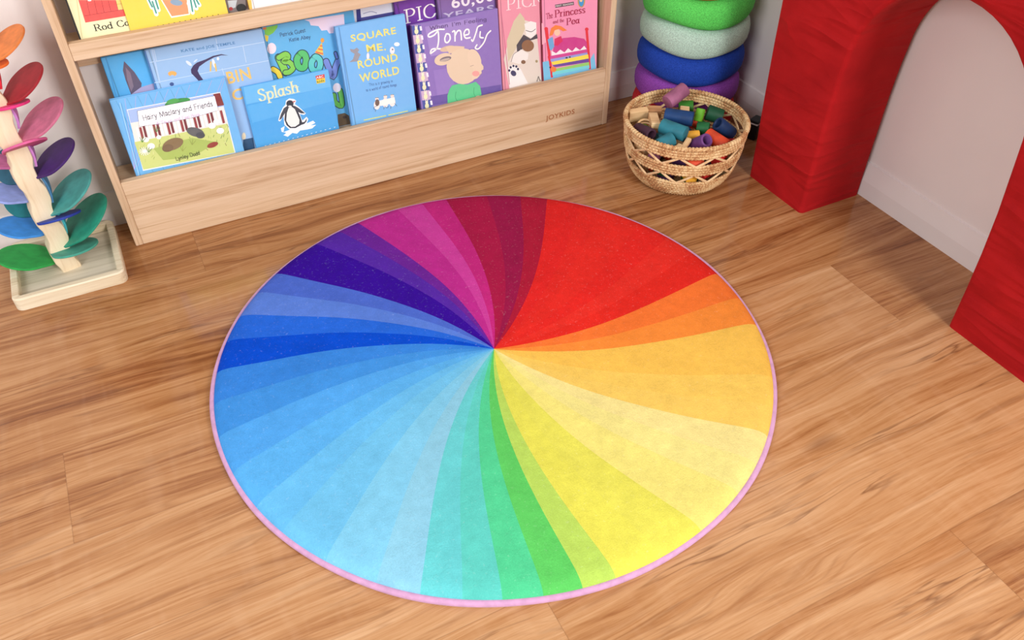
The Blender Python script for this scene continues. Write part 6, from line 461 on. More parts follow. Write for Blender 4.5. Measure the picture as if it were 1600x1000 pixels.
{"name":"picture_book","yb":0.79,"zb":0.508,"x0":-0.606,"w":0.2,"h":0.27,"th":0.008,"col":[240,236,190],"label":"cream picture book with a red plank door, far left of the upper shelf","art":[["p",[238,205,120],[[0.0948,0.0793],[0.1112,0.0765],[0.1079,0.0561],[0.0947,0.0592]]],["p",[215,185,95],[[0.0931,0.0716],[0.1093,0.0705],[0.109,0.0686],[0.0933,0.0696]]],["p",[232,82,78],[[0.0247,0.0911],[0.0956,0.0792],[0.0945,0.0587],[0.1084,0.0576],[0.1073,0.0439],[0.0229,0.0443]]],["s",[120,30,40],0.0007,[[0.0399,0.0885],[0.0367,0.0588]],0],["s",[120,30,40],0.0007,[[0.0544,0.0861],[0.0514,0.0586]],0],["s",[120,30,40],0.0007,[[0.0683,0.0838],[0.0654,0.0586]],0],["s",[120,30,40],0.0007,[[0.0808,0.0816],[0.0793,0.0578]],0],["s",[120,30,40],0.0007,[[0.0249,0.058],[0.11,0.0577]],0],["s",[120,30,40],0.0007,[[0.0956,0.0792],[0.0942,0.0588]],0],["p",[245,235,235],[[0.0489,0.0863],[0.0485,0.0857],[0.0479,0.0853],[0.047,0.085],[0.0459,0.085],[0.0448,0.085],[0.0438,0.0853],[0.0429,0.0857],[0.0422,0.0863],[0.0419,0.0868],[0.0419,0.0874],[0.0423,0.0879],[0.0429,0.0883],[0.0439,0.0886],[0.0449,0.0887],[0.046,0.0886],[0.0471,0.0883],[0.0479,0.0879],[0.0486,0.0874],[0.0489,0.0868]]],["t","serif","Rod Campbell",[20,20,22],[0.036,0.0239],[0.1707,0.0233],0.0133,0.13],["s",[222,215,160],0.002,[[0.0219,0.0915],[0.006,0.0139]],0]],"spine":[20,18,18]},
{"name":"paperback_book","yb":0.783,"zb":0.508,"x0":-0.501,"w":0.213,"h":0.25,"th":0.005,"col":[240,208,78],"label":"bright yellow picture book with a terracotta figure and leaves, upper shelf","art":[["p",[252,248,235],[[0.0798,0.0666],[0.0902,0.0262],[0.1309,0.0263],[0.1367,0.057]]],["p",[225,150,105],[[0.0823,0.0662],[0.0921,0.0296],[0.1288,0.0286],[0.1324,0.0577]]],["p",[135,160,185],[[0.1216,0.0519],[0.1201,0.0503],[0.1176,0.0493],[0.1144,0.0489],[0.1106,0.0493],[0.1068,0.0504],[0.1032,0.052],[0.1003,0.054],[0.0983,0.0563],[0.0974,0.0585],[0.0977,0.0605],[0.0991,0.0621],[0.1016,0.0631],[0.1048,0.0634],[0.1086,0.063],[0.1124,0.062],[0.1159,0.0604],[0.1189,0.0584],[0.1209,0.0561],[0.1219,0.0539]]],["s",[248,250,245],0.009,[[0.0556,0.0706],[0.0577,0.0544]],0],["s",[248,250,245],0.009,[[0.0613,0.0662],[0.062,0.0393]],0],["s",[248,250,245],0.009,[[0.0689,0.0684],[0.0688,0.0472]],0],["s",[248,250,245],0.009,[[0.1402,0.0564],[0.1373,0.0299]],0],["s",[248,250,245],0.009,[[0.1348,0.0502],[0.1367,0.0372]],0],["s",[248,250,245],0.009,[[0.1471,0.0553],[0.1476,0.0371]],0],["s",[248,250,245],0.009,[[0.1523,0.0544],[0.1556,0.043]],0],["s",[60,150,140],0.0035,[[0.0556,0.0706],[0.0582,0.056]],0],["s",[60,150,140],0.0035,[[0.0616,0.0661],[0.0625,0.0419]],0],["s",[60,150,140],0.0035,[[0.0689,0.0684],[0.0692,0.0498]],0],["s",[60,150,140],0.0035,[[0.1405,0.0564],[0.1381,0.0325]],0],["s",[60,150,140],0.0035,[[0.1471,0.0553],[0.1479,0.0398]],0],["s",[60,150,140],0.0035,[[0.1526,0.0543],[0.1552,0.0449]],0],["s",[90,90,40],0.0016,[[0.0565,0.0147],[0.0592,0.0148]],0],["s",[90,90,40],0.0016,[[0.0683,0.0149],[0.071,0.0149]],0],["s",[90,90,40],0.0016,[[0.0801,0.015],[0.0829,0.0151]],0],["s",[90,90,40],0.0016,[[0.0921,0.0151],[0.0948,0.0152]],0],["s",[90,90,40],0.0016,[[0.104,0.0153],[0.1068,0.0153]],0],["s",[90,90,40],0.0016,[[0.116,0.0154],[0.1188,0.0155]],0],["s",[90,90,40],0.0016,[[0.1281,0.0156],[0.1309,0.0156]],0],["s",[90,90,40],0.0016,[[0.1402,0.0157],[0.143,0.0158]],0],["s",[90,90,40],0.0016,[[0.1524,0.0159],[0.1552,0.0159]],0],["s",[90,90,40],0.0016,[[0.1646,0.016],[0.1674,0.0161]],0],["s",[90,90,40],0.0016,[[0.1769,0.0161],[0.1797,0.0162]],0],["s",[90,90,40],0.0016,[[0.1892,0.0163],[0.192,0.0163]],0]],"spine":None},
{"name":"picture_book","yb":0.792,"zb":0.508,"x0":-0.29,"w":0.05,"h":0.23,"th":0.006,"col":[120,110,110],"label":"narrow dark and grey patterned book beside the yellow one on the upper shelf","art":[["p",[190,195,200],[[0.0081,0.0384],[0.0293,0.0366],[0.0217,0.0213],[0.0072,0.0201]]],["p",[20,20,22],[[0.0453,0.0163],[0.0441,0.0137],[0.0419,0.0114],[0.039,0.0099],[0.0356,0.0091],[0.0321,0.0093],[0.0288,0.0103],[0.026,0.0121],[0.0241,0.0145],[0.0232,0.0172],[0.0233,0.0201],[0.0245,0.0227],[0.0267,0.0249],[0.0296,0.0265],[0.033,0.0272],[0.0365,0.0271],[0.0397,0.0261],[0.0425,0.0243],[0.0445,0.0219],[0.0454,0.0192]]],["p",[170,35,40],[[0.0154,0.0196],[0.0149,0.0184],[0.014,0.0174],[0.0128,0.0167],[0.0115,0.0164],[0.0101,0.0164],[0.0088,0.0169],[0.0077,0.0176],[0.007,0.0186],[0.0066,0.0198],[0.0067,0.0211],[0.0072,0.0222],[0.0081,0.0232],[0.0093,0.0239],[0.0107,0.0243],[0.012,0.0242],[0.0133,0.0238],[0.0144,0.023],[0.0152,0.022],[0.0155,0.0208]]],["p",[60,30,25],[[0.0476,0.0336],[0.049,0.0325],[0.049,0.0143],[0.0446,0.0137]]]],"spine":None},
{"name":"hardcover_book","yb":0.785,"zb":0.508,"x0":-0.239,"w":0.18,"h":0.25,"th":0.01,"col":[238,234,236],"label":"white hardcover with a yellow spine edge on the upper shelf","art":[["p",[246,190,90],[[0.0019,0.035],[0.0084,0.0339],[0.0059,0.0139],[0.001,0.0141]]]],"spine":[245,190,80]}
]

TILT = radians(6)
def make_book(d):
    root = empty(d['name'], (d['x0'], d['yb'], d['zb']), (-TILT, 0, 0))
    w, h, th = d['w'], d['h'], d['th']
    tag(root, d['label'], 'book', 'picture books on the lower shelf' if d['zb'] < .3 else 'picture books on the upper shelf')
    # hard covers stand a little proud of the page block
    bm = bmesh.new(); cl = bm.loops.layers.float_color.new('Col')
    c = .0018 if th > .006 else .0008
    sp = d['spine'] or d['col']
    for (x0, x1, y0, y1, col) in ((0, w, 0, c, d['col']), (0, w, th-c, th, d['col']), (0, c, 0, th, sp)):
        before = set(bm.faces); box(bm, x0, x1, y0, y1, 0, h, .0004)
        for f in bm.faces:
            if f not in before:
                for lp in f.loops: lp[cl] = lin(col)
    # spine edge colour as a thin strip on the front
    cov = obj('cover', bm, M['art'], root)
    bm = bmesh.new(); box(bm, c, w-.003, c, th-c, .003, h-.003); obj('page_block', bm, M['pages'], root)
    if d['spine'] or d['art']:
        A = Art()
        if d['spine']: A.poly([(0,0),(.0035,0),(.0035,h),(0,h)], d['spine']); A.up()
        if d['name'] == 'hardcover_book': A.poly([(.010,.001),(.0125,.001),(.0125,h-.001),(.010,h-.001)], [v*.82 for v in d['col']]); A.up()
        for a in d['art']:
            if a[0] == 'p': A.poly(a[2], a[1])
            elif a[0] == 's': A.stroke(a[3], a[2], a[1], bool(a[4]))
            else: A.text(a[1], a[2], a[3], a[4], a[5], a[6], a[7], umax=w-.001)
            A.up()
        A.build('cover_print', root, M['art'])
    return root
for d in BOOKS: make_book(d)

# ------------------------------------------------------------------ bookshelf
SX0, SX1, SY0, SY1 = -.648, .752, .756, .873
shelf = empty('bookshelf', (SX0, SY0, 0))
tag(shelf, 'pale pine wall bookshelf with front-facing rails full of picture books', 'bookshelf')
def spart(name, x0, x1, y0, y1, z0, z1, m, bev=.002):
    bm = bmesh.new(); box(bm, x0-SX0, x1-SX0, y0-SY0, y1-SY0, z0, z1, bev); return obj(name, bm, m, shelf)
spart('side_panel', SX0, SX0+.018, SY0, SY1, 0, .90, M['pine_z'])
spart('side_panel', SX1-.018, SX1, SY0, SY1, 0, .90, M['pine_z'])
ix0, ix1 = SX0+.018, SX1-.018
kick = spart('front_board', ix0, ix1, SY0+.001, SY0+.019, 0, .182, M['pine_x'])
spart('front_rail', ix0, ix1, SY0+.001, SY0+.019, .489, .527, M['pine_x'])
spart('front_rail', ix0, ix1, SY0+.001, SY0+.019, .83, .87, M['pine_x'])
spart('shelf_board', ix0, ix1, SY0+.019, SY1, .152, .165, M['pine_x'], .001)
spart('shelf_board', ix0, ix1, SY0+.019, SY1, .495, .508, M['pine_x'], .001)
spart('back_slat', ix0, ix1, SY1-.0045, SY1, .43, .475, M['pine_x'], .001)
spart('back_slat', ix0, ix1, SY1-.0045, SY1, .77, .81, M['pine_x'], .001)
A = Art(); A.text('bold', 'JOYKIDS', (160,96,52), (1.1825, .0570), (1.2812, .0570), .0210)
nm = A.build('engraved_name', shelf, M['art']); nm.location = (0, .001, 0); nm['label'] = 'brown engraved capital letters'

# ------------------------------------------------------------------ rug
RIM = [(50.2,(230,40,38)),(41,(232,44,38)),(35.3,(235,46,38)),(24,(233,42,36)),(15.5,(236,50,40)),(7.2,(232,44,34)),(-1.5,(246,122,52)),(-10.9,(248,144,58)),(-19.8,(246,196,86)),
 (-35.6,(246,204,96)),(-44,(246,206,100)),(-51.4,(242,226,146)),(-59,(240,228,140)),(-66.9,(240,228,126)),(-77.9,(228,224,92)),(-87,(230,226,90)),(-95.7,(186,220,98)),(-101.5,(96,206,100)),
 (-108,(84,210,150)),(-114.6,(96,208,196)),(-121,(104,208,212)),(-127.9,(142,206,232)),(-135.4,(130,206,240)),(-145.1,(114,198,242)),(-155,(106,192,244)),(-162.6,(92,180,244)),(-172,(82,168,242)),
 (-181.6,(66,150,232)),(-190.4,(56,136,228)),(-199.3,(2,78,214)),(-208.3,(38,106,226)),(-216.4,(92,132,226)),(-224.5,(78,110,214)),(-231.9,(56,8,158)),(-245.6,(88,42,172)),(-252.7,(112,38,158)),
 (-258.2,(194,46,146)),(-269.4,(208,66,160)),(-276.1,(200,42,130)),(-282.7,(172,26,72)),(-293.6,(156,24,74)),(-302.6,(178,28,58)),(-309.8,None)]
def build_rug():
    root = empty('round_rug', (-.001, -.001, 0)); tag(root, 'round rainbow swirl rug with lilac edge binding lying on the wood floor', 'rug')
    bm = bmesh.new(); cl = bm.loops.layers.float_color.new('Col')
    cx, cy = -.0066, -.010
    prof = []                                # radius fraction, height
    R = .594
    for i in range(0, 33): prof.append((i/33*.932, .0255))
    for r, z in ((.945,.0250),(.957,.0242),(.968,.0230),(.978,.0213),(.986,.0190),(.992,.0163),(.997,.0128),(.999,.009),(.998,.005)): prof.append((r, z))
    angs = []
    for i in range(len(RIM)-1):
        a0, c = RIM[i]; a1 = RIM[i+1][0]; n = max(2, round((a0-a1)/1.8))
        for k in range(n): angs.append((a0+(a1-a0)*k/n, c))
    rn = random.Random(5)
    ph = [rn.uniform(0, 6.28) for _ in range(8)]
    rings = []
    for fr, z in prof:
        ring = []
        for a, c in angs:
            th = radians(a - 17.0*(1-fr)**1.35)
            x = R*fr*cos(th) + cx*(1-fr); y = R*fr*sin(th) + cy*(1-fr)
            w = .0008*sin(9*x+ph[0]+3*y)+.0006*sin(14*y+ph[1]-5*x) + .0005*sin(22*x-17*y+ph[2])
            ring.append(bm.verts.new((x, y, z + w*min(1, (1-fr)*12))))
            if fr == 0: break
        rings.append(ring)
    n = len(angs)
    for i in range(len(rings)-1):
        for k in range(n):
            k2 = (k+1) % n
            if i == 0: f = bm.faces.new((rings[0][0], rings[1][k], rings[1][k2]))
            else: f = bm.faces.new((rings[i][k], rings[i+1][k], rings[i+1][k2], rings[i][k2]))
            for lp in f.loops: lp[cl] = lin(angs[k][1])
    for f in bm.faces:
        f.normal_update()
        if f.normal.z < 0: f.normal_flip()
    obj('pile_surface', bm, M['rug'], root, smooth=180, recalc=False)
    bm = bmesh.new()
    P = [(.5945*(1+.0018*sin(5*t)+.0012*sin(11*t+1))*cos(t), .5945*(1+.0018*sin(5*t)+.0012*sin(11*t+1))*sin(t), .0068) for t in [2*pi*k/240 for k in range(240)]]
    tube(bm, P, .0066, 10, True)
    b = obj('binding', bm, M['binding'], root, smooth=180); b['label'] = 'lilac pink fabric edge binding'
    bm = bmesh.new(); lathe(bm, [(.588,.0005),(.590,.005)], 96); u = obj('backing', bm, M['whiteplastic'], root)
build_rug()

# ------------------------------------------------------------------ red arch
def build_arch():
    x0, x1 = .957, 1.163
    pts = []
    # outer outline from leg by the corner, going round; (y, z)
    out = [(.322, 0), (.327,.12), (.335,.25), (.342,.38), (.346,.5), (.345,.62), (.343,.75)]
    for k in range(7): t = radians(90*k/6); out.append((.293+.05*cos(t), .80+.06*sin(t)))
    for k in range(7): t = radians(90+90*k/6); out.append((-.55+.05*cos(t), .80+.06*sin(t)))
    out += [(-.600,.6), (-.600,.4), (-.598,.2), (-.596,0)]
    inn = [(-.384,0), (-.382,.1), (-.378,.2), (-.371,.30), (-.362,.38)]
    yc, zc, a, b = -.128, .43, .227, .222
    for k in range(1, 25):
        t = pi*k/25; inn.append((yc-a*cos(t), zc+b*sin(t)))
    inn += [(.104,.38), (.107,.3), (.107,.2), (.107,.1), (.106,0)]
    loop = out + inn
    bm = bmesh.new()
    f = bm.faces.new([bm.verts.new((x0, y, z)) for y, z in loop])
    r = bmesh.ops.extrude_face_region(bm, geom=[f])
    for v in [g for g in r['geom'] if isinstance(g, bmesh.types.BMVert)]: v.co.x = x1
    bmesh.ops.recalc_face_normals(bm, faces=bm.faces)
    es = [e for e in bm.edges if len(e.link_faces) == 2 and e.calc_face_angle(0) > radians(50) and not all(v.co.z < .001 for v in e.verts)]
    bmesh.ops.bevel(bm, geom=es, offset=.011, segments=4, profile=.5, affect='EDGES')
    bmesh.ops.triangulate(bm, faces=[f for f in bm.faces if len(f.verts) > 4])
    o = obj('play_arch', bm, M['red_cloth'], None, smooth=50)
    o.location = (0,0,0)
    tag(o, 'large red fabric covered foam play arch standing against the right wall', 'play arch')
    sub = None
    # stitched seam welt along the front corner of the near leg
    return o
arch = build_arch()

# ------------------------------------------------------------------ stacking rings
RC = (.993, .702)
RING = [('red',(200,40,46),'bottom red felt-like stacking ring resting on the floor, almost hidden by the basket'),('purple',(138,66,166),'purple stacking ring, second from the floor in the corner tower'),
        ('blue',(26,62,160),'royal blue stacking ring between the purple and the pale mint rings'),('mint',(176,204,188),'pale mint stacking ring between the blue and the bright green rings'),
        ('green',(88,204,88),'bright green stacking ring above the pale mint one'),('orange',(236,130,60),'orange stacking ring on top of the bright green one, cut by the frame')]
def build_rings():
    H = .0835
    for i, (nm, col, lab) in enumerate(RING):
        bm = bmesh.new()
        prof = [(.100,.002),(.128,.000),(.1435,.002),(.1515,.008),(.1560,.019),(.1578,.034),(.1572,.050),(.1535,.064),(.1455,.0745),(.132,.0805),(.115,.0822),(.098,.080),(.088,.072),(.084,.05),(.086,.02)]
        # the wavy underside of each ring sits in the wavy top of the one below
        def wv(j, a): return 0 if j == 0 else -.0062*cos(3*(a - radians([0,225,240,236,258,240,250][j]))) * 1.0
        def zf(a, r, z, i=i):
            t = min(1, z/.082); return wv(i, a)*(1-t) + wv(i+1, a)*t
        lathe(bm, prof, 96, None, zf, True)
        o = obj('stacking_ring', bm, mat_felt('foam ' + nm, col), None, smooth=180)
        o.location = (RC[0], RC[1], i*H)
        tag(o, lab, 'stacking ring', 'tower of coloured stacking rings in the corner')
build_rings()

# ------------------------------------------------------------------ black box by the arch
bm = bmesh.new(); box(bm, -.022, .022, -.016, .016, 0, .062, .004)
o = obj('power_adapter', bm, M['black']); o.location = (1.105, .485, 0); o.rotation_euler = (0, 0, radians(20)); tag(o, 'small black plastic box on the floor between the basket and the red arch', 'adapter')
bm = bmesh.new(); box(bm, -.0225, .0225, -.0165, .0165, .050, .056, .002); s_ = obj('white_band', bm, M['whiteplastic'], o)

# ------------------------------------------------------------------ basket
BC = (.787, .426)
def build_basket():
    root = empty('woven_basket', (BC[0], BC[1], 0)); tag(root, 'round coiled palm basket with open zigzag bands holding wooden toy pieces', 'basket')
    prof = [(0,.112),(.01,.124),(.02,.133),(.035,.1415),(.05,.1475),(.07,.153),(.09,.157),(.115,.1605),(.14,.163),(.17,.1645)]
    def rad(z):
        for (a, ra), (b, rb) in zip(prof, prof[1:]):
            if z <= b: return ra + (rb-ra)*(z-a)/(b-a)
        return prof[-1][1]
    def coil(bm, z, mr, st=130, tilt=0):
        n = st*6; R_ = rad(z)
        P = [(R_*cos(2*pi*k/n), R_*sin(2*pi*k/n), z) for k in range(n)]
        tube(bm, P, mr, 8, True, lambda i: mr*(.74 + .34*abs(sin(pi*(i/6.0 + tilt)))))
    def band(name, zs, mr):
        bm = bmesh.new()
        for i, z in enumerate(zs): coil(bm, z, mr, 104, .5*(i % 2))
        return obj(name, bm, M['weave'], root, smooth=180)
    bm = bmesh.new(); coil(bm, .168, .0068, 110); r = obj('rim', bm, M['weave'], root, smooth=180)
    band('coil_band', [.1575, .1495, .1415], .0050)
    band('coil_band', [.1125, .1045, .0965, .0885], .0050)
    band('coil_band', [.0555, .0475, .0395, .0315, .0235, .0155, .0085], .0050)
    for z0, z1, ph in ((.1135,.1405,0),(.0565,.0875,.5)):
        bm = bmesh.new(); n = 11
        for off, rr in ((0, .0027), (.045, .0024)):
            P = []
            for k in range(n*2*6+1):
                t = k/6.0; tri = abs((t % 2) - 1); zz = z0 + (z1-z0)*tri
                a = 2*pi*(t/2 + ph + off)/n
                P.append(((rad(zz)+.001)*cos(a), (rad(zz)+.001)*sin(a), zz))
            tube(bm, P[:-1], rr, 6, True)
        obj('zigzag_lacing', bm, M['reed'], root, smooth=180)
    bm = bmesh.new()
    for i in range(11):
        R_ = .108 - i*.0098; n = 160
        tube(bm, [(R_*cos(2*pi*k/n), R_*sin(2*pi*k/n), .0055) for k in range(n)], .0052, 6, True)
    obj('base', bm, M['weave'], root, smooth=180)
build_basket()

# wooden pieces
def wmat(name, col):
    return mat_plain('stained ' + name, col, .55, .10, 30, .12, .3, bsc=200)
WM = {'mauve': wmat('mauve', (158,96,128)), 'navy': wmat('navy', (26,62,112)), 'teal': wmat('teal', (46,122,138)), 'plum': wmat('plum', (72,44,60)),
      'green': wmat('green', (32,104,58)), 'dgreen': wmat('dark green', (24,76,50)), 'lime': wmat('lime', (108,180,44)), 'yellow': wmat('yellow', (240,176,60)), 'orange': wmat('orange', (214,76,44)),
      'purple': wmat('purple', (112,68,130)), 'redw': wmat('red', (196,44,40)), 'mgreen': wmat('mid green', (56,130,42)), 'dnavy': wmat('deep navy', (24,50,92)), 'block': M['block'], 'tan': M['block_tan']}
def axis_m(a, b):
    a, b = Vector(a), Vector(b); z = (b-a).normalized(); q = z.to_track_quat('Z', 'Y'); return (a+b)/2, q, (b-a).length
PIECES = []
def cyl(name, a, b, r, m, lab, hollow=True, length=None, cat='wooden toy'):
    c, q, L = axis_m(a, b)
    if length: L = length
    bm = bmesh.new(); h = L/2; e = .0022
    prof = [(r-e-.0005, -h), (r-.0006, -h+.0008), (r, -h+e), (r, h-e), (r-.0006, h-.0008), (r-e-.0005, h)]
    if hollow:
        ri = r*.62
        prof += [(ri+.0015, h), (ri, h-.002), (ri*.96, -h*.3), (ri*.5, -h*.5)]
    lathe(bm, prof, 32)
    o = obj(name, bm, WM[m], None, smooth=38); o.location = c; o.rotation_mode = 'QUATERNION'; o.rotation_quaternion = q
    tag(o, lab, cat, 'wooden pieces in the basket'); PIECES.append(o); return o
def blk(name, c, size, rot, m, lab):
    bm = bmesh.new(); box(bm, -size[0]/2, size[0]/2, -size[1]/2, size[1]/2, -size[2]/2, size[2]/2, .0015)
    o = obj(name, bm, WM[m]); o.location = c; o.rotation_euler = [radians(v) for v in rot]
    tag(o, lab, 'wooden toy', 'wooden pieces in the basket'); PIECES.append(o); return o
cyl('wooden_cup', (.783,.513,.176), (.846,.522,.199), .0205, 'mauve', 'dusty mauve wooden cup lying highest, across the back rim of the basket', False)
cyl('wooden_cup', (.7556,.4815,.160), (.8116,.4264,.160), .0200, 'navy', 'navy blue wooden cup lying on its side in the middle of the basket', False)
cyl('wooden_cup', (.7105,.432,.163), (.7446,.3676,.160), .0205, 'teal', 'teal wooden cup lying in the centre in front of the navy one', False)
cyl('wooden_cup', (.708,.3755,.153), (.664,.374,.142), .0195, 'teal', 'darker teal wooden cup leaning under the longer teal one near the front', False)
cyl('wooden_cup', (.6663,.4794,.140), (.6721,.4198,.149), .0185, 'plum', 'dark plum hollow wooden cup at the left side of the basket')
blk('wooden_block', (.706,.537,.147), (.054,.018,.034), (12,-4,-16), 'block', 'bare wood flat block at the upper left of the basket')
blk('wooden_block', (.715,.472,.158), (.024,.068,.016), (-3,0,-27), 'block', 'bare wood long block standing between the plum and teal cups')
blk('wooden_block', (.763,.540,.140), (.040,.026,.024), (10,0,-30), 'tan', 'tan wooden block behind the bare blocks')
cyl('wooden_cup', (.853,.545,.130), (.885,.520,.136), .0180, 'mgreen', 'mid green wooden piece under the mauve cup', False)
blk('wooden_block', (.842,.505,.143), (.026,.020,.012), (25,5,-30), 'block', 'tiny bare wood block beside the mid green piece')
cyl('wooden_peg', (.856,.458,.128), (.868,.466,.160), .0125, 'lime', 'small lime green peg standing among the green cups', False)
cyl('wooden_cup', (.892,.468,.143), (.925,.440,.132), .0215, 'dgreen', 'dark green wooden cup at the right back of the basket', False)
cyl('wooden_cup', (.824,.420,.133), (.848,.396,.136), .0180, 'green', 'emerald green wooden piece in the right middle of the basket', False)
cyl('wooden_cup', (.9000,.362,.125), (.8549,.3748,.162), .0190, 'dnavy', 'deep navy hollow wooden cup at the right rim of the basket')
cyl('wooden_peg', (.772,.400,.133), (.805,.383,.136), .0125, 'yellow', 'yellow and bare wood peg in the centre right of the basket', False)
cyl('wooden_cup', (.818,.366,.142), (.834,.300,.134), .0190, 'orange', 'orange red wooden cup at the front right of the basket', False)
cyl('wooden_cup', (.7731,.3590,.124), (.7761,.3169,.161), .0185, 'purple', 'purple hollow wooden cup at the front of the basket')
blk('wooden_block', (.704,.345,.140), (.034,.014,.010), (0,-10,20), 'block', 'small bare wood stick at the front rim left of the purple cup')
blk('wooden_block', (.733,.346,.146), (.040,.014,.010), (0,-14,32), 'block', 'short bare wood stick leaning against the purple cup')
cyl('wooden_peg', (.862,.485,.118), (.850,.452,.122), .0110, 'orange', 'small orange peg beside the lime green one', False)
def ringpiece(c, R_, lab):
    bm = bmesh.new(); tube(bm, [(R_*cos(2*pi*k/40), R_*sin(2*pi*k/40), 0) for k in range(40)], .0032, 8, True)
    o = obj('wooden_hoop', bm, WM['block'], None, smooth=180); o.location = c; o.rotation_euler = (radians(14), radians(-8), 0)
    tag(o, lab, 'wooden toy', 'wooden pieces in the basket')
ringpiece((.696,.481,.134), .021, 'thin bare wood hoop behind the plum cup')
ringpiece((.697,.484,.142), .021, 'upper thin bare wood hoop touching the long bare block')
LOW = [('mauve',.675,.395,.104,40),('orange',.735,.300,.108,-20),('redw',.815,.300,.104,30),('redw',.885,.345,.104,-50),('yellow',.735,.318,.062,80),('redw',.790,.315,.058,10),('green',.865,.345,.064,60),('dgreen',.690,.375,.060,120),
       ('block',.665,.440,.104,100),('teal',.730,.440,.118,0),('navy',.800,.430,.112,70),('plum',.850,.400,.104,20),('tan',.760,.500,.108,150),('mgreen',.880,.480,.100,90),('lime',.700,.500,.108,30),('purple',.780,.370,.106,130)]
LN = {'mauve':'mauve','orange':'orange','redw':'red','yellow':'yellow','green':'emerald','dgreen':'dark green','block':'bare wood','teal':'teal','navy':'navy','plum':'plum','tan':'tan','mgreen':'mid green','lime':'lime green','purple':'purple'}
for i, (m, x, y, z, a) in enumerate(LOW):
    dx, dy = .021*cos(radians(a)), .021*sin(radians(a))
    lvl = 'lower' if z < .08 else 'upper'
    cyl('wooden_cup', (x-dx, y-dy, z), (x+dx, y+dy, z+.004), .0165, m, '%s wooden cup inside the basket behind the %s zigzag opening' % (LN[m], lvl), False)
for i in range(14):
    a = 2*pi*i/7 + (.4 if i > 6 else 0); R_ = .075 if i < 7 else .035; z = .028 if i < 7 else .062
    m = ['tan','block','teal','orange','purple','mgreen','navy'][i % 7]
    x, y = BC[0]+R_*cos(a), BC[1]+R_*sin(a)
    cyl('wooden_cup', (x-.02*sin(a), y+.02*cos(a), z), (x+.02*sin(a), y-.02*cos(a), z), .0165, m, '%s wooden cup buried at the bottom of the basket' % LN[m], False)


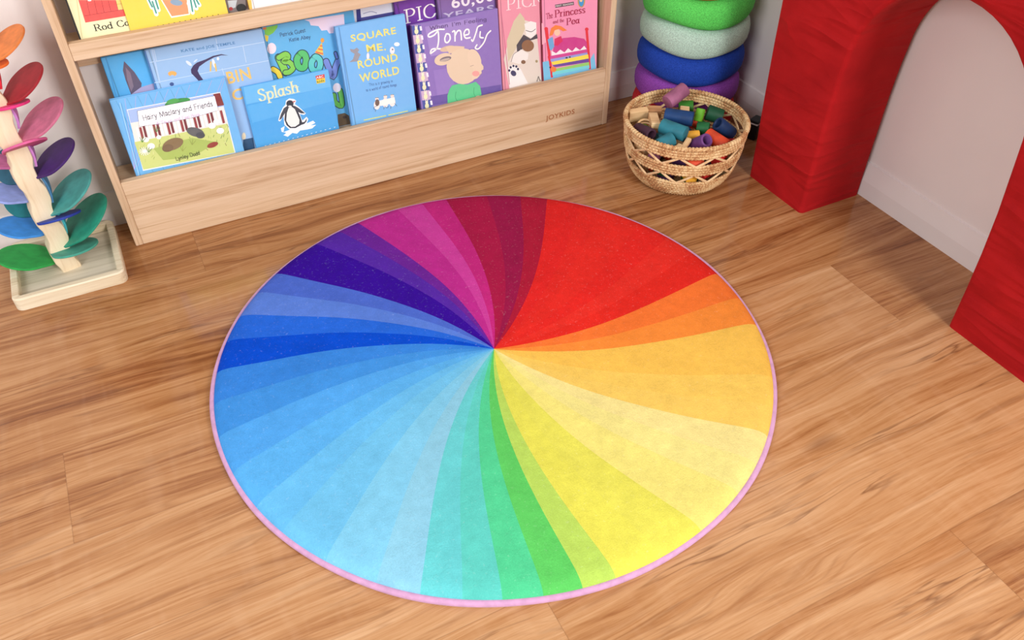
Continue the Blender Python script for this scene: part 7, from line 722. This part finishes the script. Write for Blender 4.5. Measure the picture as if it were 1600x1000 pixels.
# ------------------------------------------------------------------ marble tree
def build_tree():
    TX, TY = -.8067, .7316
    root = empty('marble_tree', (TX, TY, 0)); tag(root, 'wooden marble run tree with colourful round leaves on a square tray', 'toy tree')
    # tray
    tx0, tx1, ty0, ty1 = -.931-TX, -.684-TX, .617-TY, .862-TY
    bm = bmesh.new(); box(bm, tx0+.006, tx1-.006, ty0+.006, ty1-.006, .002, .012, .001); tr = obj('tray', bm, M['ply'], root)
    bm = bmesh.new(); w = .017
    def rr(x0, x1, y0, y1, rad, n=6):
        o = []
        for (cx, cy, a0) in ((x1-rad, y1-rad, 0), (x0+rad, y1-rad, 90), (x0+rad, y0+rad, 180), (x1-rad, y0+rad, 270)):
            for k in range(n+1):
                a = radians(a0+90*k/n); o.append((cx+rad*cos(a), cy+rad*sin(a)))
        return o
    O, I = rr(tx0, tx1, ty0, ty1, .018), rr(tx0+w, tx1-w, ty0+w, ty1-w, .004)
    O2 = rr(tx0+.003, tx1-.003, ty0+.003, ty1-.003, .016); I2 = rr(tx0+w-.002, tx1-w+.002, ty0+w-.002, ty1-w+.002, .005)
    rings = [[bm.verts.new((x, y, z)) for x, y in L_] for L_, z in ((O, 0), (O, .029), (O2, .032), (I2, .032), (I, .030), (I, .004))]
    n = len(O)
    for A_, B_ in zip(rings, rings[1:]+rings[:1]):
        for k in range(n): bm.faces.new((A_[k], A_[(k+1) % n], B_[(k+1) % n], B_[k]))
    obj('tray_rim', bm, M['ply_rim'], root, smooth=40)
    # trunk: wavy beam
    bm = bmesh.new(); prevr = None; pr = .0225; nz = 66
    def off(z): 
        return (.0045*max(-.7,min(.7,sin(z*2*pi/.108 + 1.2)*1.3)), .003*cos(z*2*pi/.108 + .4))
    for i in range(nz+1):
        z = .012 + .62*i/nz; ox, oy = off(z); tw = radians(12)
        ring = []
        for cx, cy, a0 in ((1,1,0),(-1,1,90),(-1,-1,180),(1,-1,270)):
            for k in range(3):
                a = radians(a0+45*k); px = cx*(pr-.005)+.005*cos(a); py = cy*(pr-.005)+.005*sin(a)
                ring.append(bm.verts.new((px*cos(tw)-py*sin(tw)+ox, px*sin(tw)+py*cos(tw)+oy, z)))
        if prevr:
            m = len(ring)
            for k in range(m): bm.faces.new((prevr[k], prevr[(k+1) % m], ring[(k+1) % m], ring[k]))
        else: bm.faces.new(ring[::-1])
        prevr = ring
    bm.faces.new(prevr); obj('trunk', bm, M['beech_z'], root, smooth=35)
    LV = [('teal',(74,156,150),(-.740,.743,.199),(-.498,-.008,.867),.067),('jade green',(40,142,116),(-.735,.748,.116),(-.542,-.001,.84),.076),('dark purple',(66,34,104),(-.741,.74,.292),(-.469,-.005,.883),.059),
      ('dusty pink',(202,112,142),(-.734,.742,.386),(-.482,-.053,.875),.062),('dark red',(160,38,48),(-.739,.743,.47),(-.506,-.085,.858),.056),('orange',(222,128,66),(-.74,.74,.558),(-.479,-.086,.874),.051),
      ('leaf green',(44,158,74),(-.885,.752,.052),(.307,.079,.949),.064),('sky blue',(62,142,222),(-.868,.76,.129),(.341,.039,.939),.053),('lavender blue',(142,160,222),(-.858,.758,.221),(.339,.002,.941),.047),
      ('sea green',(72,160,140),(-.776,.711,.070),(-.024,.255,.967),.055),('dark blue',(40,62,158),(-.78,.714,.159),(-.05,.386,.921),.050),('rose pink',(216,98,150),(-.783,.715,.347),(-.121,.514,.849),.048),
      ('hot pink',(222,52,122),(-.773,.72,.439),(-.056,.257,.965),.036),('bright orange',(232,112,48),(-.775,.723,.527),(-.015,.056,.998),.030),
      ('mauve',(184,100,152),(-.852,.752,.307),(.401,.053,.915),.038),('dark teal',(38,92,114),(-.833,.800,.262),(-.14,-.737,.661),.044),('deep teal',(24,110,116),(-.840,.800,.174),(.047,-.699,.713),.046),
      ('plum',(150,70,120),(-.845,.760,.392),(.405,-.053,.913),.034)]
    for nm, col, c, nrm, r in LV:
        nrm = Vector(nrm).normalized(); q = nrm.to_track_quat('Z', 'Y')
        cen = Vector(c) - Vector((TX, TY, 0))
        # leaf: round disc whose root narrows towards the trunk
        tor = Vector((0,0,cen.z)) - cen; tor = q.inverted() @ tor; ra = atan2(tor.y, tor.x)
        bm = bmesh.new(); n = 48; top = []; bot = []; mid = []
        for k in range(n):
            a = 2*pi*k/n; d = abs((a-ra+pi) % (2*pi) - pi)
            k1 = r*(1 + .10*max(0, 1-d/.7)**1.5 - .07*max(0, 1-abs(d-.75)/.5))
            x, y = k1*cos(a), k1*sin(a)
            top.append(bm.verts.new((x*.985, y*.985, .0026))); mid.append((bm.verts.new((x, y, .0017)), bm.verts.new((x, y, -.0017)))); bot.append(bm.verts.new((x*.985, y*.985, -.0026)))
        for k in range(n):
            j = (k+1) % n
            bm.faces.new((mid[k][0], mid[j][0], top[j], top[k])); bm.faces.new((mid[k][1], mid[j][1], mid[j][0], mid[k][0])); bm.faces.new((bot[k], bot[j], mid[j][1], mid[k][1]))
        bm.faces.new(top); bm.faces.new(bot[::-1])
        o = obj('leaf', bm, mat_plain('leaf ' + nm, col, .6, .08, 40, .1), root, smooth=40)
        o.location = cen; o.rotation_mode = 'QUATERNION'; o.rotation_quaternion = q; o['label'] = nm + ' round leaf'
    # upright guards beside the trunk
    for nm, col, z0, z1 in (('red',(214,44,60),.475,.53),('lilac',(184,122,190),.384,.437),('orchid',(196,130,200),.290,.354),('steel blue',(74,126,170),.194,.266),('aqua',(70,178,190),.106,.162)):
        bm = bmesh.new(); h = (z1-z0)/2; n = 10
        P = [(.004*cos(pi*(k/n-.5))-.002, 0, -h+2*h*k/n) for k in range(n+1)]
        A_ = []
        for x, y, z in P:
            A_.append([bm.verts.new((x+dx, y+dy, z)) for dx, dy in ((-.0025,-.022),(.0025,-.022),(.0025,.022),(-.0025,.022))])
        for a, b in zip(A_, A_[1:]):
            for k in range(4): bm.faces.new((a[k], a[(k+1) % 4], b[(k+1) % 4], b[k]))
        bm.faces.new(A_[0][::-1]); bm.faces.new(A_[-1])
        o = obj('leaf_guard', bm, mat_plain('guard ' + nm, col, .6, .06, 40, .1), root, smooth=40)
        o.location = (.0295, .012, (z0+z1)/2); o['label'] = nm + ' narrow upright piece'
build_tree()

# ------------------------------------------------------------------ light
w = bpy.data.worlds.new('World'); bpy.context.scene.world = w; w.use_nodes = True
bg = w.node_tree.nodes['Background']; bg.inputs[0].default_value = (1, .955, .92, 1); bg.inputs[1].default_value = .35
def area(name, loc, target, size, size_y, power, col):
    l = bpy.data.lights.new(name, 'AREA'); l.shape = 'RECTANGLE'; l.size = size; l.size_y = size_y; l.energy = power; l.color = col
    o = bpy.data.objects.new(name, l); C.objects.link(o); o.location = loc
    o.rotation_euler = (Vector(target)-Vector(loc)).to_track_quat('-Z', 'Y').to_euler(); return o
area('window_light', (.72, -2.9, 1.9), (-.1, 0, 0), .85, 1.2, 82, (1, .97, .94))
area('side_fill_light', (-2.3, -1.4, 1.9), (-.7, .6, .3), 1.4, 1.2, 62, (.97, .98, 1))  # fill lamp added at the left to brighten that side of the room

# ------------------------------------------------------------------ camera
cam = bpy.data.cameras.new('camera'); co_ = bpy.data.objects.new('camera', cam); C.objects.link(co_)
cam.sensor_width = 36; cam.lens = 28.708; cam.clip_start = .01
r_ = Vector((.893263706, -.449532529, -.000676569)); u_ = Vector((.30331264, .60159875, .73897252)); f_ = Vector((.33178516, .66030254, -.67373523))
m_ = Matrix((( r_.x, u_.x, -f_.x, -.54031462), (r_.y, u_.y, -f_.y, -1.15797073), (r_.z, u_.z, -f_.z, 1.26059536), (0,0,0,1)))
co_.matrix_world = m_
sc = bpy.context.scene; sc.camera = co_
sc.view_settings.view_transform = 'Standard'; sc.view_settings.look = 'None'; sc.view_settings.exposure = 0; sc.view_settings.gamma = 1
